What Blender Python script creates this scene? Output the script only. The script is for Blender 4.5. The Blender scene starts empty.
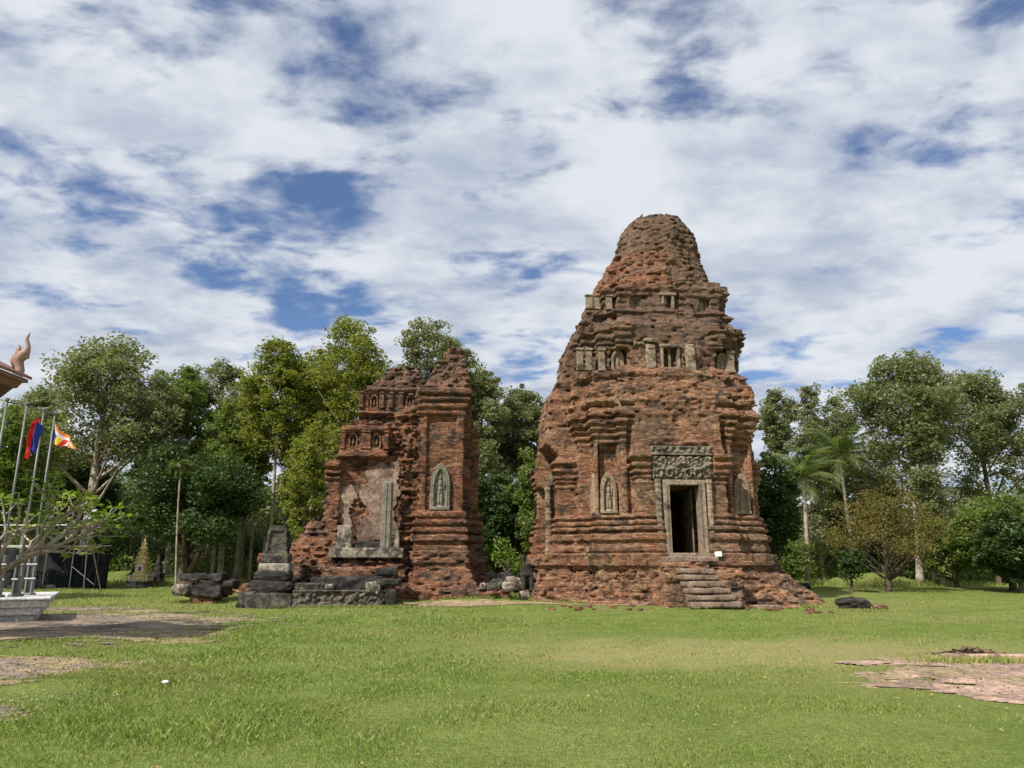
import bpy, math, random
import numpy as np
from mathutils import Vector, Matrix

# ------------------------------------------------------------------ camera, sky, sun, exposure
S = bpy.context.scene
COL = S.collection
R = math.radians
F_PX, PITCH, EYE = 740.0, math.atan(178 / 740.0), 1.6
cam_d = bpy.data.cameras.new('camera')
cam = bpy.data.objects.new('camera', cam_d)
COL.objects.link(cam)
cam.location = (0, 0, EYE)
cam.rotation_euler = (math.pi / 2 + PITCH, 0, 0)
cam_d.sensor_width = 36
cam_d.lens = F_PX / 1024 * 36
cam_d.clip_end = 5000
S.camera = cam

SUN_TO = Vector((-0.64, -0.72, 0)).normalized()
SUN_EL = R(46)
sv = Vector((SUN_TO.x * math.cos(SUN_EL), SUN_TO.y * math.cos(SUN_EL), math.sin(SUN_EL)))
sun_d = bpy.data.lights.new('sun', 'SUN')
sun_d.energy = 5.0
sun_d.angle = R(0.55)
sun_d.color = (1.0, 0.95, 0.86)
sun = bpy.data.objects.new('sun', sun_d)
COL.objects.link(sun)
sun.rotation_euler = sv.to_track_quat('Z', 'Y').to_euler()
sun.location = (-30, -30, 60)

W_ = bpy.data.worlds.new("World")
S.world = W_
W_.use_nodes = True


class NT:
    """tiny node tree helper"""
    def __init__(s, tree):
        s.t = tree
        s.n = tree.nodes
        for n in list(s.n):
            s.n.remove(n)

    def add(s, typ, **kw):
        n = s.n.new(typ)
        for k, v in kw.items():
            setattr(n, k, v)
        return n

    def link(s, a, b):
        s.t.links.new(a, b)

    def sock(s, inp, v):
        if isinstance(v, bpy.types.NodeSocket):
            s.link(v, inp)
        elif isinstance(v, (tuple, list)) and len(v) == 3 and inp.type == 'RGBA':
            inp.default_value = (*v, 1)
        else:
            inp.default_value = v

    def math(s, op, a, b=0.0, c=0.0, clamp=False):
        n = s.add('ShaderNodeMath', operation=op, use_clamp=clamp)
        for i, v in enumerate((a, b, c)):
            s.sock(n.inputs[i], v)
        return n.outputs[0]

    def vmath(s, op, a, b=(0, 0, 0)):
        n = s.add('ShaderNodeVectorMath', operation=op)
        s.sock(n.inputs[0], a)
        s.sock(n.inputs[1], b)
        return n.outputs[0]

    def mix(s, f, a, b, mode='MIX'):
        n = s.add('ShaderNodeMix', data_type='RGBA', blend_type=mode)
        s.sock(n.inputs[0], f)
        s.sock(n.inputs[6], a)
        s.sock(n.inputs[7], b)
        return n.outputs[2]

    def noise(s, vec, scale, detail=4, rough=0.55, dist=0.0, lac=2.0):
        n = s.add('ShaderNodeTexNoise')
        s.link(vec, n.inputs['Vector'])
        n.inputs['Scale'].default_value = scale
        n.inputs['Detail'].default_value = detail
        n.inputs['Roughness'].default_value = rough
        n.inputs['Lacunarity'].default_value = lac
        n.inputs['Distortion'].default_value = dist
        return n.outputs['Fac']

    def ramp(s, f, lo, hi, a=0.0, b=1.0):
        n = s.add('ShaderNodeMapRange', interpolation_type='SMOOTHSTEP')
        s.sock(n.inputs[0], f)
        n.inputs[1].default_value = lo
        n.inputs[2].default_value = hi
        n.inputs[3].default_value = a
        n.inputs[4].default_value = b
        return n.outputs[0]

    def scale(s, vec, sc):
        n = s.add('ShaderNodeMapping')
        s.link(vec, n.inputs[0])
        n.inputs['Scale'].default_value = sc
        return n.outputs[0]


def build_world():
    t = NT(W_.node_tree)
    out = t.add('ShaderNodeOutputWorld')
    bg = t.add('ShaderNodeBackground')
    sky = t.add('ShaderNodeTexSky', sky_type='NISHITA')
    sky.sun_disc = False
    sky.sun_elevation = SUN_EL
    sky.sun_rotation = math.atan2(SUN_TO.x, SUN_TO.y)
    sky.air_density = 1.0
    sky.dust_density = 0.6
    sky.ozone_density = 2.5
    tc = t.add('ShaderNodeTexCoord')
    d = tc.outputs['Generated']
    sx = t.add('ShaderNodeSeparateXYZ')
    t.link(d, sx.inputs[0])
    zz = t.math('MAXIMUM', sx.outputs[2], 0.0)
    # a flat cloud layer overhead: direction -> point on the layer
    den = t.math('ADD', zz, 0.16)
    px = t.math('DIVIDE', sx.outputs[0], den)
    py = t.math('DIVIDE', sx.outputs[1], den)
    cb = t.add('ShaderNodeCombineXYZ')
    t.link(px, cb.inputs[0]); t.link(py, cb.inputs[1])
    p = t.vmath('ADD', cb.outputs[0], SKY_OFF)
    p2 = t.scale(p, (1.0, 1.25, 1.0))
    big = t.noise(p2, 1.05, 3, 0.5, 0.3)
    mid = t.noise(p2, 3.3, 8, 0.56, 0.25)
    fine = t.noise(t.scale(p, (1.0, 1.5, 1)), 7.0, 6, 0.55, 0.5)
    dens = t.math('ADD', t.math('MULTIPLY', big, 0.50), t.math('MULTIPLY', mid, 0.74))
    dens = t.math('ADD', dens, t.math('MULTIPLY', fine, 0.30))
    # dens centres near 0.72
    cover = t.ramp(dens, 0.600, 0.775, 0.08, 1.0)
    lowh = t.ramp(zz, 0.0, 0.30, 0.45, 0.0)
    cover = t.math('ADD', cover, lowh, clamp=True)
    shade = t.noise(t.vmath('ADD', p2, (0.12, 0.1, 0.3)), 2.4, 7, 0.55, 0.2)
    shade2 = t.noise(p2, 5.0, 5, 0.6, 0.2)
    sh = t.math('ADD', t.math('MULTIPLY', shade, 0.6), t.math('MULTIPLY', shade2, 0.4))
    sh = t.ramp(sh, 0.36, 0.60)
    cloud = t.mix(sh, (4.9, 5.6, 6.9), (8.3, 8.7, 9.3))
    skyc = t.mix(1.0, sky.outputs[0], (0.70, 0.94, 1.25), 'MULTIPLY')
    col = t.mix(cover, skyc, cloud)
    t.link(col, bg.inputs[0])
    bg.inputs[1].default_value = 0.085
    t.link(bg.outputs[0], out.inputs[0])


SKY_OFF = (15.25, 3.3, 0.0)
build_world()
W_.cycles.sampling_method = 'AUTOMATIC'
S.view_settings.view_transform = 'Standard'
S.view_settings.look = 'None'
S.view_settings.exposure = 0.13
S.view_settings.gamma = 1.0
S.view_settings.use_curve_mapping = False
S.cycles.max_bounces = 6
S.cycles.transparent_max_bounces = 8

# ------------------------------------------------------------------ helpers
CT, ST = math.cos(PITCH), math.sin(PITCH)


def W(px, py, Y):
    """point seen at photo pixel px,py, at depth Y in front of the viewer: used to measure positions"""
    u, v = px - 512.0, 384.0 - py
    den = F_PX * CT - v * ST
    return Vector((Y * u / den, Y, EYE + Y * (F_PX * ST + v * CT) / den))


def tag(o, label=None, cat=None, group=None, kind=None):
    if label: o['label'] = label
    if cat: o['category'] = cat
    if group: o['group'] = group
    if kind: o['kind'] = kind
    return o


def thing(name, label, cat, loc=(0, 0, 0), rz=0.0, group=None):
    o = bpy.data.objects.new(name, None)
    COL.objects.link(o)
    o.location = loc
    o.rotation_euler = (0, 0, rz)
    o.empty_display_size = 0.2
    return tag(o, label, cat, group)


def fast_mesh(name, V, Q, mat=None, parent=None, smooth=False, loc=None):
    """V (n,3) verts, Q (m,k) faces, one k"""
    me = bpy.data.meshes.new(name)
    V = np.asarray(V, dtype=np.float32)
    Q = np.asarray(Q, dtype=np.int32)
    k = Q.shape[1]
    me.vertices.add(len(V))
    me.vertices.foreach_set('co', V.ravel())
    me.loops.add(Q.size)
    me.loops.foreach_set('vertex_index', Q.ravel())
    me.polygons.add(len(Q))
    me.polygons.foreach_set('loop_start', np.arange(0, Q.size, k, dtype=np.int32))
    me.polygons.foreach_set('loop_total', np.full(len(Q), k, dtype=np.int32))
    if smooth:
        me.polygons.foreach_set('use_smooth', np.ones(len(Q), dtype=bool))
    me.update(calc_edges=True)
    me.validate()
    if mat: me.materials.append(mat)
    o = bpy.data.objects.new(name, me)
    COL.objects.link(o)
    if parent: o.parent = parent
    if loc is not None: o.location = loc
    return o


class MB:
    """collects shapes into one mesh"""
    def __init__(s):
        s.v, s.f = [], []

    def add(s, vs, fs):
        b = len(s.v)
        s.v += [tuple(v) for v in vs]
        s.f += [tuple(b + i for i in f) for f in fs]
        return s

    def box(s, c, size, rot=None, taper=1.0, bev=0.0, shear=(0, 0)):
        hx, hy, hz = size[0] / 2, size[1] / 2, size[2] / 2
        c = Vector(c)
        m = rot if rot else Matrix.Identity(3)
        if bev <= 0:
            pts = []
            for z, k in ((-hz, 1), (hz, taper)):
                sh = (shear[0] if z > 0 else 0, shear[1] if z > 0 else 0)
                for x, y in ((-hx, -hy), (hx, -hy), (hx, hy), (-hx, hy)):
                    pts.append(c + m @ Vector((x * k + sh[0], y * k + sh[1], z)))
            return s.add(pts, [(3, 2, 1, 0), (4, 5, 6, 7), (0, 1, 5, 4), (1, 2, 6, 5), (2, 3, 7, 6), (3, 0, 4, 7)])
        b = min(bev, hx * .9, hy * .9, hz * .9)
        rings = []
        for z, k in ((-hz, b), (-hz + b, 0), (hz - b, 0), (hz, b)):
            t = 1 + (taper - 1) * (z + hz) / (2 * hz)
            q = []
            for sx, sy in ((-1, -1), (1, -1), (1, 1), (-1, 1)):
                X, Yy = (hx - k), (hy - k)
                if sx * sy > 0:
                    o = [(sx * X, sy * (Yy - b)), (sx * (X - b), sy * Yy)]
                    if sx > 0: pass
                else:
                    o = [(sx * (X - b), sy * Yy), (sx * X, sy * (Yy - b))]
                q += o
            # order corners ccw
            q = sorted(q, key=lambda p_: math.atan2(p_[1], p_[0]))
            rings.append([c + m @ Vector((p_[0] * t, p_[1] * t, z)) for p_ in q])
        n = 8
        vs = [p_ for r in rings for p_ in r]
        fs = []
        for i in range(3):
            for j in range(n):
                fs.append((i * n + j, i * n + (j + 1) % n, (i + 1) * n + (j + 1) % n, (i + 1) * n + j))
        fs.append(tuple(reversed(range(n))))
        fs.append(tuple(3 * n + j for j in range(n)))
        return s.add(vs, fs)

    def tube(s, pts, rad, n=8, caps=True):
        pts = [Vector(p_) for p_ in pts]
        if not hasattr(rad, '__len__'): rad = [rad] * len(pts)
        rings = []
        up = Vector((0, 0, 1))
        prev = None
        for i, p_ in enumerate(pts):
            t = (pts[min(i + 1, len(pts) - 1)] - pts[max(i - 1, 0)]).normalized()
            if prev is None:
                a = t.cross(up)
                if a.length < 0.05: a = t.cross(Vector((0, 1, 0)))
                a.normalize()
            else:
                a = (prev - t * prev.dot(t)).normalized()
            prev = a
            b = t.cross(a)
            rings.append([p_ + (a * math.cos(2 * math.pi * k / n) + b * math.sin(2 * math.pi * k / n)) * rad[i] for k in range(n)])
        vs = [q for r in rings for q in r]
        fs = []
        for i in range(len(pts) - 1):
            for k in range(n):
                fs.append((i * n + k, i * n + (k + 1) % n, (i + 1) * n + (k + 1) % n, (i + 1) * n + k))
        if caps:
            fs.append(tuple(reversed(range(n))))
            fs.append(tuple((len(pts) - 1) * n + k for k in range(n)))
        return s.add(vs, fs)

    def lathe(s, prof, c=(0, 0, 0), n=16, sq=0.0):
        """prof: (r,z) list; sq>0 gives square plan"""
        vs, fs = [], []
        for r, z in prof:
            for k in range(n):
                a = 2 * math.pi * (k + .5) / n
                x, y = math.cos(a), math.sin(a)
                if sq:
                    m_ = max(abs(x), abs(y))
                    x, y = x / m_ * sq + x * (1 - sq), y / m_ * sq + y * (1 - sq)
                vs.append((c[0] + r * x, c[1] + r * y, c[2] + z))
        for i in range(len(prof) - 1):
            for k in range(n):
                fs.append((i * n + k, i * n + (k + 1) % n, (i + 1) * n + (k + 1) % n, (i + 1) * n + k))
        fs.append(tuple(reversed(range(n))))
        fs.append(tuple((len(prof) - 1) * n + k for k in range(n)))
        return s.add(vs, fs)

    def build(s, name, mat, parent=None, smooth=False, loc=None):
        me = bpy.data.meshes.new(name)
        me.from_pydata(s.v, [], s.f)
        me.update()
        if smooth:
            me.polygons.foreach_set('use_smooth', np.ones(len(me.polygons), dtype=bool))
        if mat: me.materials.append(mat)
        o = bpy.data.objects.new(name, me)
        COL.objects.link(o)
        if parent: o.parent = parent
        if loc is not None: o.location = loc
        return o


# ---- numpy noise
def _h(ix, iy, iz, seed):
    with np.errstate(over='ignore'):
        h = (ix.astype(np.uint32) * np.uint32(374761393) + iy.astype(np.uint32) * np.uint32(668265263)
             + iz.astype(np.uint32) * np.uint32(2147483647 - 61) + np.uint32((seed * 1274126177) & 0xffffffff))
        h = (h ^ (h >> np.uint32(13))) * np.uint32(1274126177)
        h = (h ^ (h >> np.uint32(16))) * np.uint32(2246822519)
        h = h ^ (h >> np.uint32(15))
    return h.astype(np.float32) / np.float32(4294967295.0) * 2 - 1


def hashc(ix, iy, iz, seed=0):
    return _h(ix.astype(np.int64), iy.astype(np.int64), iz.astype(np.int64), seed)


def vnoise(x, y, z, seed=0):
    x0, y0, z0 = np.floor(x), np.floor(y), np.floor(z)
    fx, fy, fz = x - x0, y - y0, z - z0
    fx = fx * fx * (3 - 2 * fx); fy = fy * fy * (3 - 2 * fy); fz = fz * fz * (3 - 2 * fz)
    x0 = x0.astype(np.int64); y0 = y0.astype(np.int64); z0 = z0.astype(np.int64)
    r = 0
    for i in (0, 1):
        for j in (0, 1):
            for k in (0, 1):
                w = (fx if i else 1 - fx) * (fy if j else 1 - fy) * (fz if k else 1 - fz)
                r = r + w * _h(x0 + i, y0 + j, z0 + k, seed)
    return r


def fbm(x, y, z, seed=0, oct=4, g=0.5):
    a, s_, t = 1.0, 0, 0.0
    for o in range(oct):
        s_ = s_ + a * vnoise(x, y, z, seed + o * 17)
        t += a
        a *= g
        x, y, z = x * 2.03, y * 2.03, z * 2.03
    return s_ / t * 1.5


def surface_nets(Fd, org, step):
    """closed surface of Fd<0 as verts, quads"""
    s_ = Fd < 0
    n = Fd.shape
    cs = (n[0] - 1, n[1] - 1, n[2] - 1)
    cells, poss, quads_c = [], [], []
    for ax in range(3):
        sl0 = [slice(None)] * 3; sl1 = [slice(None)] * 3
        sl0[ax] = slice(0, -1); sl1[ax] = slice(1, None)
        e = s_[tuple(sl0)] != s_[tuple(sl1)]
        o1, o2 = [a for a in range(3) if a != ax]
        # drop boundary edges
        bs = [slice(None)] * 3
        bs[o1] = slice(0, 1); e[tuple(bs)] = False
        bs[o1] = slice(-1, None); e[tuple(bs)] = False
        bs = [slice(None)] * 3
        bs[o2] = slice(0, 1); e[tuple(bs)] = False
        bs[o2] = slice(-1, None); e[tuple(bs)] = False
        idx = np.array(np.nonzero(e))
        i1 = idx.copy(); i1[ax] += 1
        f0 = Fd[tuple(idx)]; f1 = Fd[tuple(i1)]
        t = f0 / (f0 - f1)
        p = idx.astype(np.float32)
        p[ax] += t
        q = []
        for d1, d2 in ((0, 0), (-1, 0), (-1, -1), (0, -1)):
            c = idx.copy()
            c[o1] += d1; c[o2] += d2
            lin = (c[0] * cs[1] + c[1]) * cs[2] + c[2]
            q.append(lin)
            cells.append(lin); poss.append(p)
        q = np.array(q).T
        flip = f0 > 0
        if ax == 1: flip = ~flip
        q[flip] = q[flip][:, ::-1]
        quads_c.append(q)
    cells = np.concatenate(cells)
    poss = np.concatenate(poss, axis=1)
    uq, inv = np.unique(cells, return_inverse=True)
    cnt = np.bincount(inv).astype(np.float32)
    V = np.stack([np.bincount(inv, weights=poss[k]) / cnt for k in range(3)], axis=1)
    V = V * np.array(step) + np.array(org)
    Qc = np.concatenate(quads_c)
    Q = np.searchsorted(uq, Qc)
    return V, Q


def field_mesh(name, lo, hi, step, fn, mat, parent, band=0.6, noise_fn=None):
    ax = [np.arange(lo[i], hi[i] + step[i], step[i], dtype=np.float32) for i in range(3)]
    u = ax[0][:, None, None]; v = ax[1][None, :, None]; z = ax[2][None, None, :]
    Fd = np.ascontiguousarray(np.broadcast_to(fn(u, v, z), (len(ax[0]), len(ax[1]), len(ax[2]))).astype(np.float32))
    if noise_fn is not None:
        m = np.abs(Fd) < band
        i, j, k = np.nonzero(m)
        Fd[m] += noise_fn(ax[0][i], ax[1][j], ax[2][k]).astype(np.float32)
    Fd[0] = Fd[-1] = 1; Fd[:, 0] = Fd[:, -1] = 1; Fd[:, :, 0] = Fd[:, :, -1] = 1
    V, Q = surface_nets(Fd, lo, step)
    # surface nets quads wind inward or outward consistently per axis; test and flip if inside-out
    a, b, c, d = (V[Q[:, i]] for i in range(4))
    nrm = np.cross(c - a, d - b)
    vol = np.sum((a + c) / 2 * nrm)
    if vol < 0: Q = Q[:, ::-1]
    return fast_mesh(name, V, Q, mat, parent)


def interp(z, tab):
    zz = np.asarray(z, dtype=np.float32)
    return np.interp(zz.ravel(), [t[0] for t in tab], [t[1] for t in tab]).reshape(zz.shape).astype(np.float32)


def steps(z, lst):
    """moulding profile: lst (z0,z1,offset)"""
    r = np.zeros_like(z)
    for a, b, o in lst:
        c = (a + b) / 2; h = (b - a) / 2
        k = np.clip((h - np.abs(z - c)) / 0.03 + 0.5, 0, 1)
        r = np.maximum(r, k * o) if o > 0 else r + k * o
    return r


def slab_relief(name, us, zs, H, mask, mat, parent, depth=0.15, place=None):
    """relief slab: H(u,z) height towards -y over a masked grid, with side walls back to y=depth"""
    nu, nz = len(us), len(zs)
    U, Z = np.meshgrid(us, zs, indexing='ij')
    front = np.stack([U, -H, Z], -1).reshape(-1, 3)
    back = np.stack([U, np.full_like(U, depth), Z], -1).reshape(-1, 3)
    V = np.concatenate([front, back])
    N = nu * nz
    cm = mask[:-1, :-1] & mask[1:, :-1] & mask[1:, 1:] & mask[:-1, 1:]
    i, j = np.nonzero(cm)
    idx = lambda a, b: a * nz + b
    Q = [np.stack([idx(i, j), idx(i + 1, j), idx(i + 1, j + 1), idx(i, j + 1)], 1)]
    Q.append(np.stack([idx(i, j + 1), idx(i + 1, j + 1), idx(i + 1, j), idx(i, j)], 1) + N)
    P = np.pad(cm, 1)
    for di, dj, (a, b), (c, d) in ((-1, 0, (0, 1), (0, 0)), (1, 0, (1, 0), (1, 1)), (0, -1, (0, 0), (1, 0)), (0, 1, (1, 1), (0, 1))):
        e = cm & ~P[1 + di:1 + di + cm.shape[0], 1 + dj:1 + dj + cm.shape[1]]
        i, j = np.nonzero(e)
        p, q = idx(i + a, j + b), idx(i + c, j + d)
        Q.append(np.stack([q, p, p + N, q + N], 1))
    Q = np.concatenate(Q)
    used, inv = np.unique(Q, return_inverse=True)
    V = V[used]; Q = inv.reshape(Q.shape)
    o = fast_mesh(name, V, Q, mat, parent)
    if place is not None:
        o.location = place[0]
        o.rotation_euler = (0, 0, place[1])
    return o


# ------------------------------------------------------------------ materials
MATS = {}


def new_mat(name):
    m = bpy.data.materials.new(name)
    m.use_nodes = True
    t = NT(m.node_tree)
    out = t.add('ShaderNodeOutputMaterial')
    b = t.add('ShaderNodeBsdfPrincipled')
    t.link(b.outputs[0], out.inputs[0])
    MATS[name] = m
    return m, t, b, out


def bump(t, b, h, strength=0.5, dist=0.02):
    n = t.add('ShaderNodeBump')
    n.inputs['Strength'].default_value = strength
    n.inputs['Distance'].default_value = dist
    t.link(h, n.inputs['Height'])
    t.link(n.outputs[0], b.inputs['Normal'])


def brick_mat(name, red=(0.33, 0.125, 0.065), orange=(0.44, 0.19, 0.09), buff=(0.36, 0.26, 0.17), dark=(0.055, 0.045, 0.038),
              grey=(0.17, 0.14, 0.11), z_grey=(7.5, 12.5), buff_amt=0.5, dark_amt=0.5, grey_max=0.55, seed=0.0, extra=None):
    m, t, b, out = new_mat(name)
    tc = t.add('ShaderNodeTexCoord')
    P = tc.outputs['Object']
    sx = t.add('ShaderNodeSeparateXYZ')
    t.link(P, sx.inputs[0])
    wob = t.noise(P, 1.3, 2, 0.5)
    cb = t.add('ShaderNodeCombineXYZ')
    t.link(t.math('ADD', sx.outputs[0], sx.outputs[1]), cb.inputs[0])
    t.link(t.math('ADD', sx.outputs[2], t.math('MULTIPLY', wob, 0.02)), cb.inputs[1])
    br = t.add('ShaderNodeTexBrick')
    t.link(cb.outputs[0], br.inputs['Vector'])
    br.inputs['Scale'].default_value = 1.0
    br.inputs['Brick Width'].default_value = 0.29
    br.inputs['Row Height'].default_value = 0.055
    br.inputs['Mortar Size'].default_value = 0.008
    br.inputs['Mortar Smooth'].default_value = 0.3
    br.inputs['Color1'].default_value = (*red, 1)
    br.inputs['Color2'].default_value = (*orange, 1)
    br.inputs['Mortar'].default_value = (red[0] * .35, red[1] * .4, red[2] * .5, 1)
    br.offset = 0.5
    bw = t.add('ShaderNodeTexBrick')
    t.link(cb.outputs[0], bw.inputs['Vector'])
    for nm, vv in (('Scale', 1.0), ('Brick Width', .24), ('Row Height', .055), ('Mortar Size', 0.0)): bw.inputs[nm].default_value = vv
    bw.inputs['Color1'].default_value = (0, 0, 0, 1); bw.inputs['Color2'].default_value = (1, 1, 1, 1)
    bw.offset = 0.37
    Ps = t.vmath('ADD', P, (seed, seed * 2, 0))
    n1 = t.noise(t.scale(Ps, (1, 1, 1.6)), 0.55, 7, 0.62, 0.4)
    n2 = t.noise(t.scale(Ps, (1, 1, 2.2)), 1.25, 7, 0.66, 0.5)
    n3 = t.noise(t.scale(Ps, (1, 1, 2.6)), 6.0, 5, 0.65)
    n4 = t.noise(Ps, 0.28, 4, 0.5)
    n5 = t.noise(t.scale(Ps, (3.5, 3.5, 13)), 1.2, 2, 0.8)
    c = t.mix(t.ramp(n5, 0.35, 0.65), br.outputs['Color'], t.mix(0.6, br.outputs['Color'], (red[0] * .55, red[1] * .6, red[2] * .65)))
    c = t.mix(t.ramp(bw.outputs['Color'], 0.78, 0.92, 0, .5), c, buff)
    c = t.mix(t.ramp(bw.outputs['Color'], 0.26, 0.12, 0, .55), c, (red[0] * .3, red[1] * .38, red[2] * .45))
    # pale lime/plaster wash
    f = t.math('ADD', t.math('MULTIPLY', n1, .6), t.math('MULTIPLY', n3, .4))
    c = t.mix(t.ramp(f, 0.60 - .14 * buff_amt, 0.74 - .14 * buff_amt, 0, 0.85), c, buff)
    # grey lichen with height
    g = t.math('ADD', t.ramp(sx.outputs[2], z_grey[0], z_grey[1], 0.0, 0.16), t.math('ADD', t.math('MULTIPLY', n4, .5), t.math('MULTIPLY', n2, .5)))
    c = t.mix(t.ramp(g, 0.48, 0.62, 0, grey_max), c, grey)
    # black crust
    f2 = t.math('ADD', t.math('MULTIPLY', n2, .65), t.math('MULTIPLY', n3, .35))
    c = t.mix(t.ramp(f2, 0.60 - .12 * dark_amt, 0.68 - .12 * dark_amt, 0, 0.82), c, dark)
    c = t.mix(t.ramp(n3, 0.3, 0.75, 0.0, 0.35), c, t.mix(1.0, c, (1.5, 1.45, 1.35), 'MULTIPLY'))
    if extra: c = extra(t, c, sx, n1, n2, n3)
    t.link(c, b.inputs['Base Color'])
    b.inputs['Roughness'].default_value = 0.95
    b.inputs['Specular IOR Level'].default_value = 0.15
    n6 = t.noise(t.scale(Ps, (1, 1, 1.7)), 3.2, 6, 0.75, 0.3)
    c = t.mix(t.ramp(n6, 0.50, 0.62, 0, 0.75), c, t.mix(1.0, c, (0.33, 0.33, 0.34), 'MULTIPLY'))
    c = t.mix(t.ramp(n6, 0.46, 0.36, 0, 0.45), c, t.mix(1.0, c, (1.5, 1.5, 1.45), 'MULTIPLY'))
    t.link(c, b.inputs['Base Color'])
    n7 = t.noise(t.scale(Ps, (1, 1, 1.9)), 11.0, 3, 0.8, 0.2)
    c = t.mix(t.ramp(n7, 0.54, 0.67, 0, 0.75), c, t.mix(1.0, c, (0.27, 0.25, 0.24), 'MULTIPLY'))
    c = t.mix(t.ramp(n7, 0.47, 0.34, 0, 0.65), c, t.mix(1.0, c, (1.75, 1.75, 1.7), 'MULTIPLY'))
    t.link(c, b.inputs['Base Color'])
    h = t.math('ADD', t.math('MULTIPLY', br.outputs['Fac'], -0.5), t.math('ADD', t.math('MULTIPLY', n3, 0.8), t.math('MULTIPLY', n7, -1.6)))
    bump(t, b, h, 1.0, 0.06)
    return m


def stone_mat(name, c1, c2, dark=(0.03, 0.028, 0.026), dark_amt=0.4, scale=3.0, bstr=0.7, moss=None, grime=.6):
    m, t, b, out = new_mat(name)
    P = t.add('ShaderNodeTexCoord').outputs['Object']
    n1 = t.noise(P, scale, 7, 0.65, 0.3)
    n2 = t.noise(P, scale * 0.5, 6, 0.65, 0.6)
    n3 = t.noise(P, scale * 7, 4, 0.6)
    c = t.mix(t.ramp(n1, 0.35, 0.65), c1, c2)
    c = t.mix(t.ramp(n2, 0.62 - .2 * dark_amt, 0.75 - .2 * dark_amt, 0, 0.85), c, dark)
    c = t.mix(t.ramp(n3, 0.42, 0.6, 0, .6), c, t.mix(1.0, c, (1.9, 1.85, 1.8), 'MULTIPLY'))
    c = t.mix(t.ramp(t.noise(P, scale * 2.3, 6, .75, .5), 0.50, 0.60, 0, grime), c, t.mix(1.0, c, (.35, .35, .35), 'MULTIPLY'))
    if moss:
        c = t.mix(t.ramp(t.noise(P, scale * .8, 5, .7), 0.55, 0.65, 0, .7), c, moss)
    t.link(c, b.inputs['Base Color'])
    b.inputs['Roughness'].default_value = 0.92
    b.inputs['Specular IOR Level'].default_value = 0.2
    bump(t, b, t.math('ADD', n1, t.math('MULTIPLY', n3, .4)), bstr, 0.04)
    return m


def plain_mat(name, col, rough=0.6, metal=0.0, var=0.15, scale=5.0, bstr=0.0):
    m, t, b, out = new_mat(name)
    P = t.add('ShaderNodeTexCoord').outputs['Object']
    n = t.noise(P, scale, 5, 0.6)
    c = t.mix(t.ramp(n, 0.3, 0.7, 0, 1), tuple(x * (1 - var) for x in col), tuple(min(1, x * (1 + var)) for x in col))
    t.link(c, b.inputs['Base Color'])
    b.inputs['Roughness'].default_value = rough
    b.inputs['Metallic'].default_value = metal
    if bstr: bump(t, b, n, bstr, 0.02)
    return m


def leaf_mat(name, c1, c2, c3=None, trans=0.42):
    m = bpy.data.materials.new(name)
    m.use_nodes = True
    t = NT(m.node_tree)
    out = t.add('ShaderNodeOutputMaterial')
    geo = t.add('ShaderNodeNewGeometry')
    rnd = geo.outputs['Random Per Island']
    P = t.add('ShaderNodeTexCoord').outputs['Object']
    n = t.noise(P, 0.8, 4, 0.65)
    f = t.math('ADD', t.math('MULTIPLY', rnd, 0.45), t.ramp(n, 0.38, 0.62, 0, .55))
    c = t.mix(f, c1, c2)
    if c3:
        c = t.mix(t.ramp(rnd, 0.86, 0.9), c, c3)
    d = t.add('ShaderNodeBsdfPrincipled')
    t.link(c, d.inputs['Base Color'])
    d.inputs['Roughness'].default_value = 0.55
    d.inputs['Specular IOR Level'].default_value = 0.35
    tr = t.add('ShaderNodeBsdfTranslucent')
    t.link(t.mix(1.0, c, (1.5, 1.6, 0.7), 'MULTIPLY'), tr.inputs[0])
    ms = t.add('ShaderNodeMixShader')
    ms.inputs[0].default_value = trans
    t.link(d.outputs[0], ms.inputs[1])
    t.link(tr.outputs[0], ms.inputs[2])
    t.link(ms.outputs[0], out.inputs[0])
    MATS[name] = m
    return m


def main_extra(t, c, sx, n1, n2, n3):
    # freshly exposed orange brick on the flank of the summit
    zz = t.ramp(t.math('ABSOLUTE', t.math('SUBTRACT', sx.outputs[2], 14.5)), 0.6, 1.5, 1.0, 0.0)
    xx = t.ramp(sx.outputs[0], 0.2, 1.2, 1.0, 0.0)
    f = t.math('MULTIPLY', t.math('MULTIPLY', zz, xx), t.ramp(n2, 0.40, 0.56))
    return t.mix(t.math('MULTIPLY', f, 0.75), c, (0.40, 0.175, 0.10))


brick_main = brick_mat('weathered_brick', red=(0.39, 0.18, 0.10), orange=(0.56, 0.295, 0.165), buff=(0.46, 0.32, 0.205), grey=(0.165, 0.115, 0.085),
                       extra=main_extra, buff_amt=0.8, dark_amt=0.75, grey_max=.75)
brick_ruin = brick_mat('ruined_brick', red=(0.33, 0.135, 0.076), orange=(0.50, 0.235, 0.12), buff=(0.36, 0.25, 0.17),
                       z_grey=(6, 11), buff_amt=0.5, dark_amt=0.95, seed=11.3, grey_max=.5)
brick_inside = brick_mat('dark_inner_brick', red=(0.10, 0.05, 0.035), orange=(0.12, 0.06, 0.04), seed=4.0)
brick_rubble = brick_mat('rubble_brick', red=(0.34, 0.13, 0.075), orange=(0.42, 0.19, 0.12), z_grey=(50, 60), buff_amt=.5, dark_amt=.35, seed=7.0)
sandstone = stone_mat('grey_sandstone', (0.30, 0.27, 0.22), (0.22, 0.19, 0.155), dark_amt=0.35, scale=2.5)
sandstone_pale = stone_mat('pale_sandstone', (0.28, 0.215, 0.155), (0.20, 0.155, 0.115), dark_amt=0.4, scale=2.0)
sandstone_green = stone_mat('green_grey_stone', (0.20, 0.185, 0.145), (0.14, 0.128, 0.10), dark_amt=0.3, scale=3)
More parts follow.
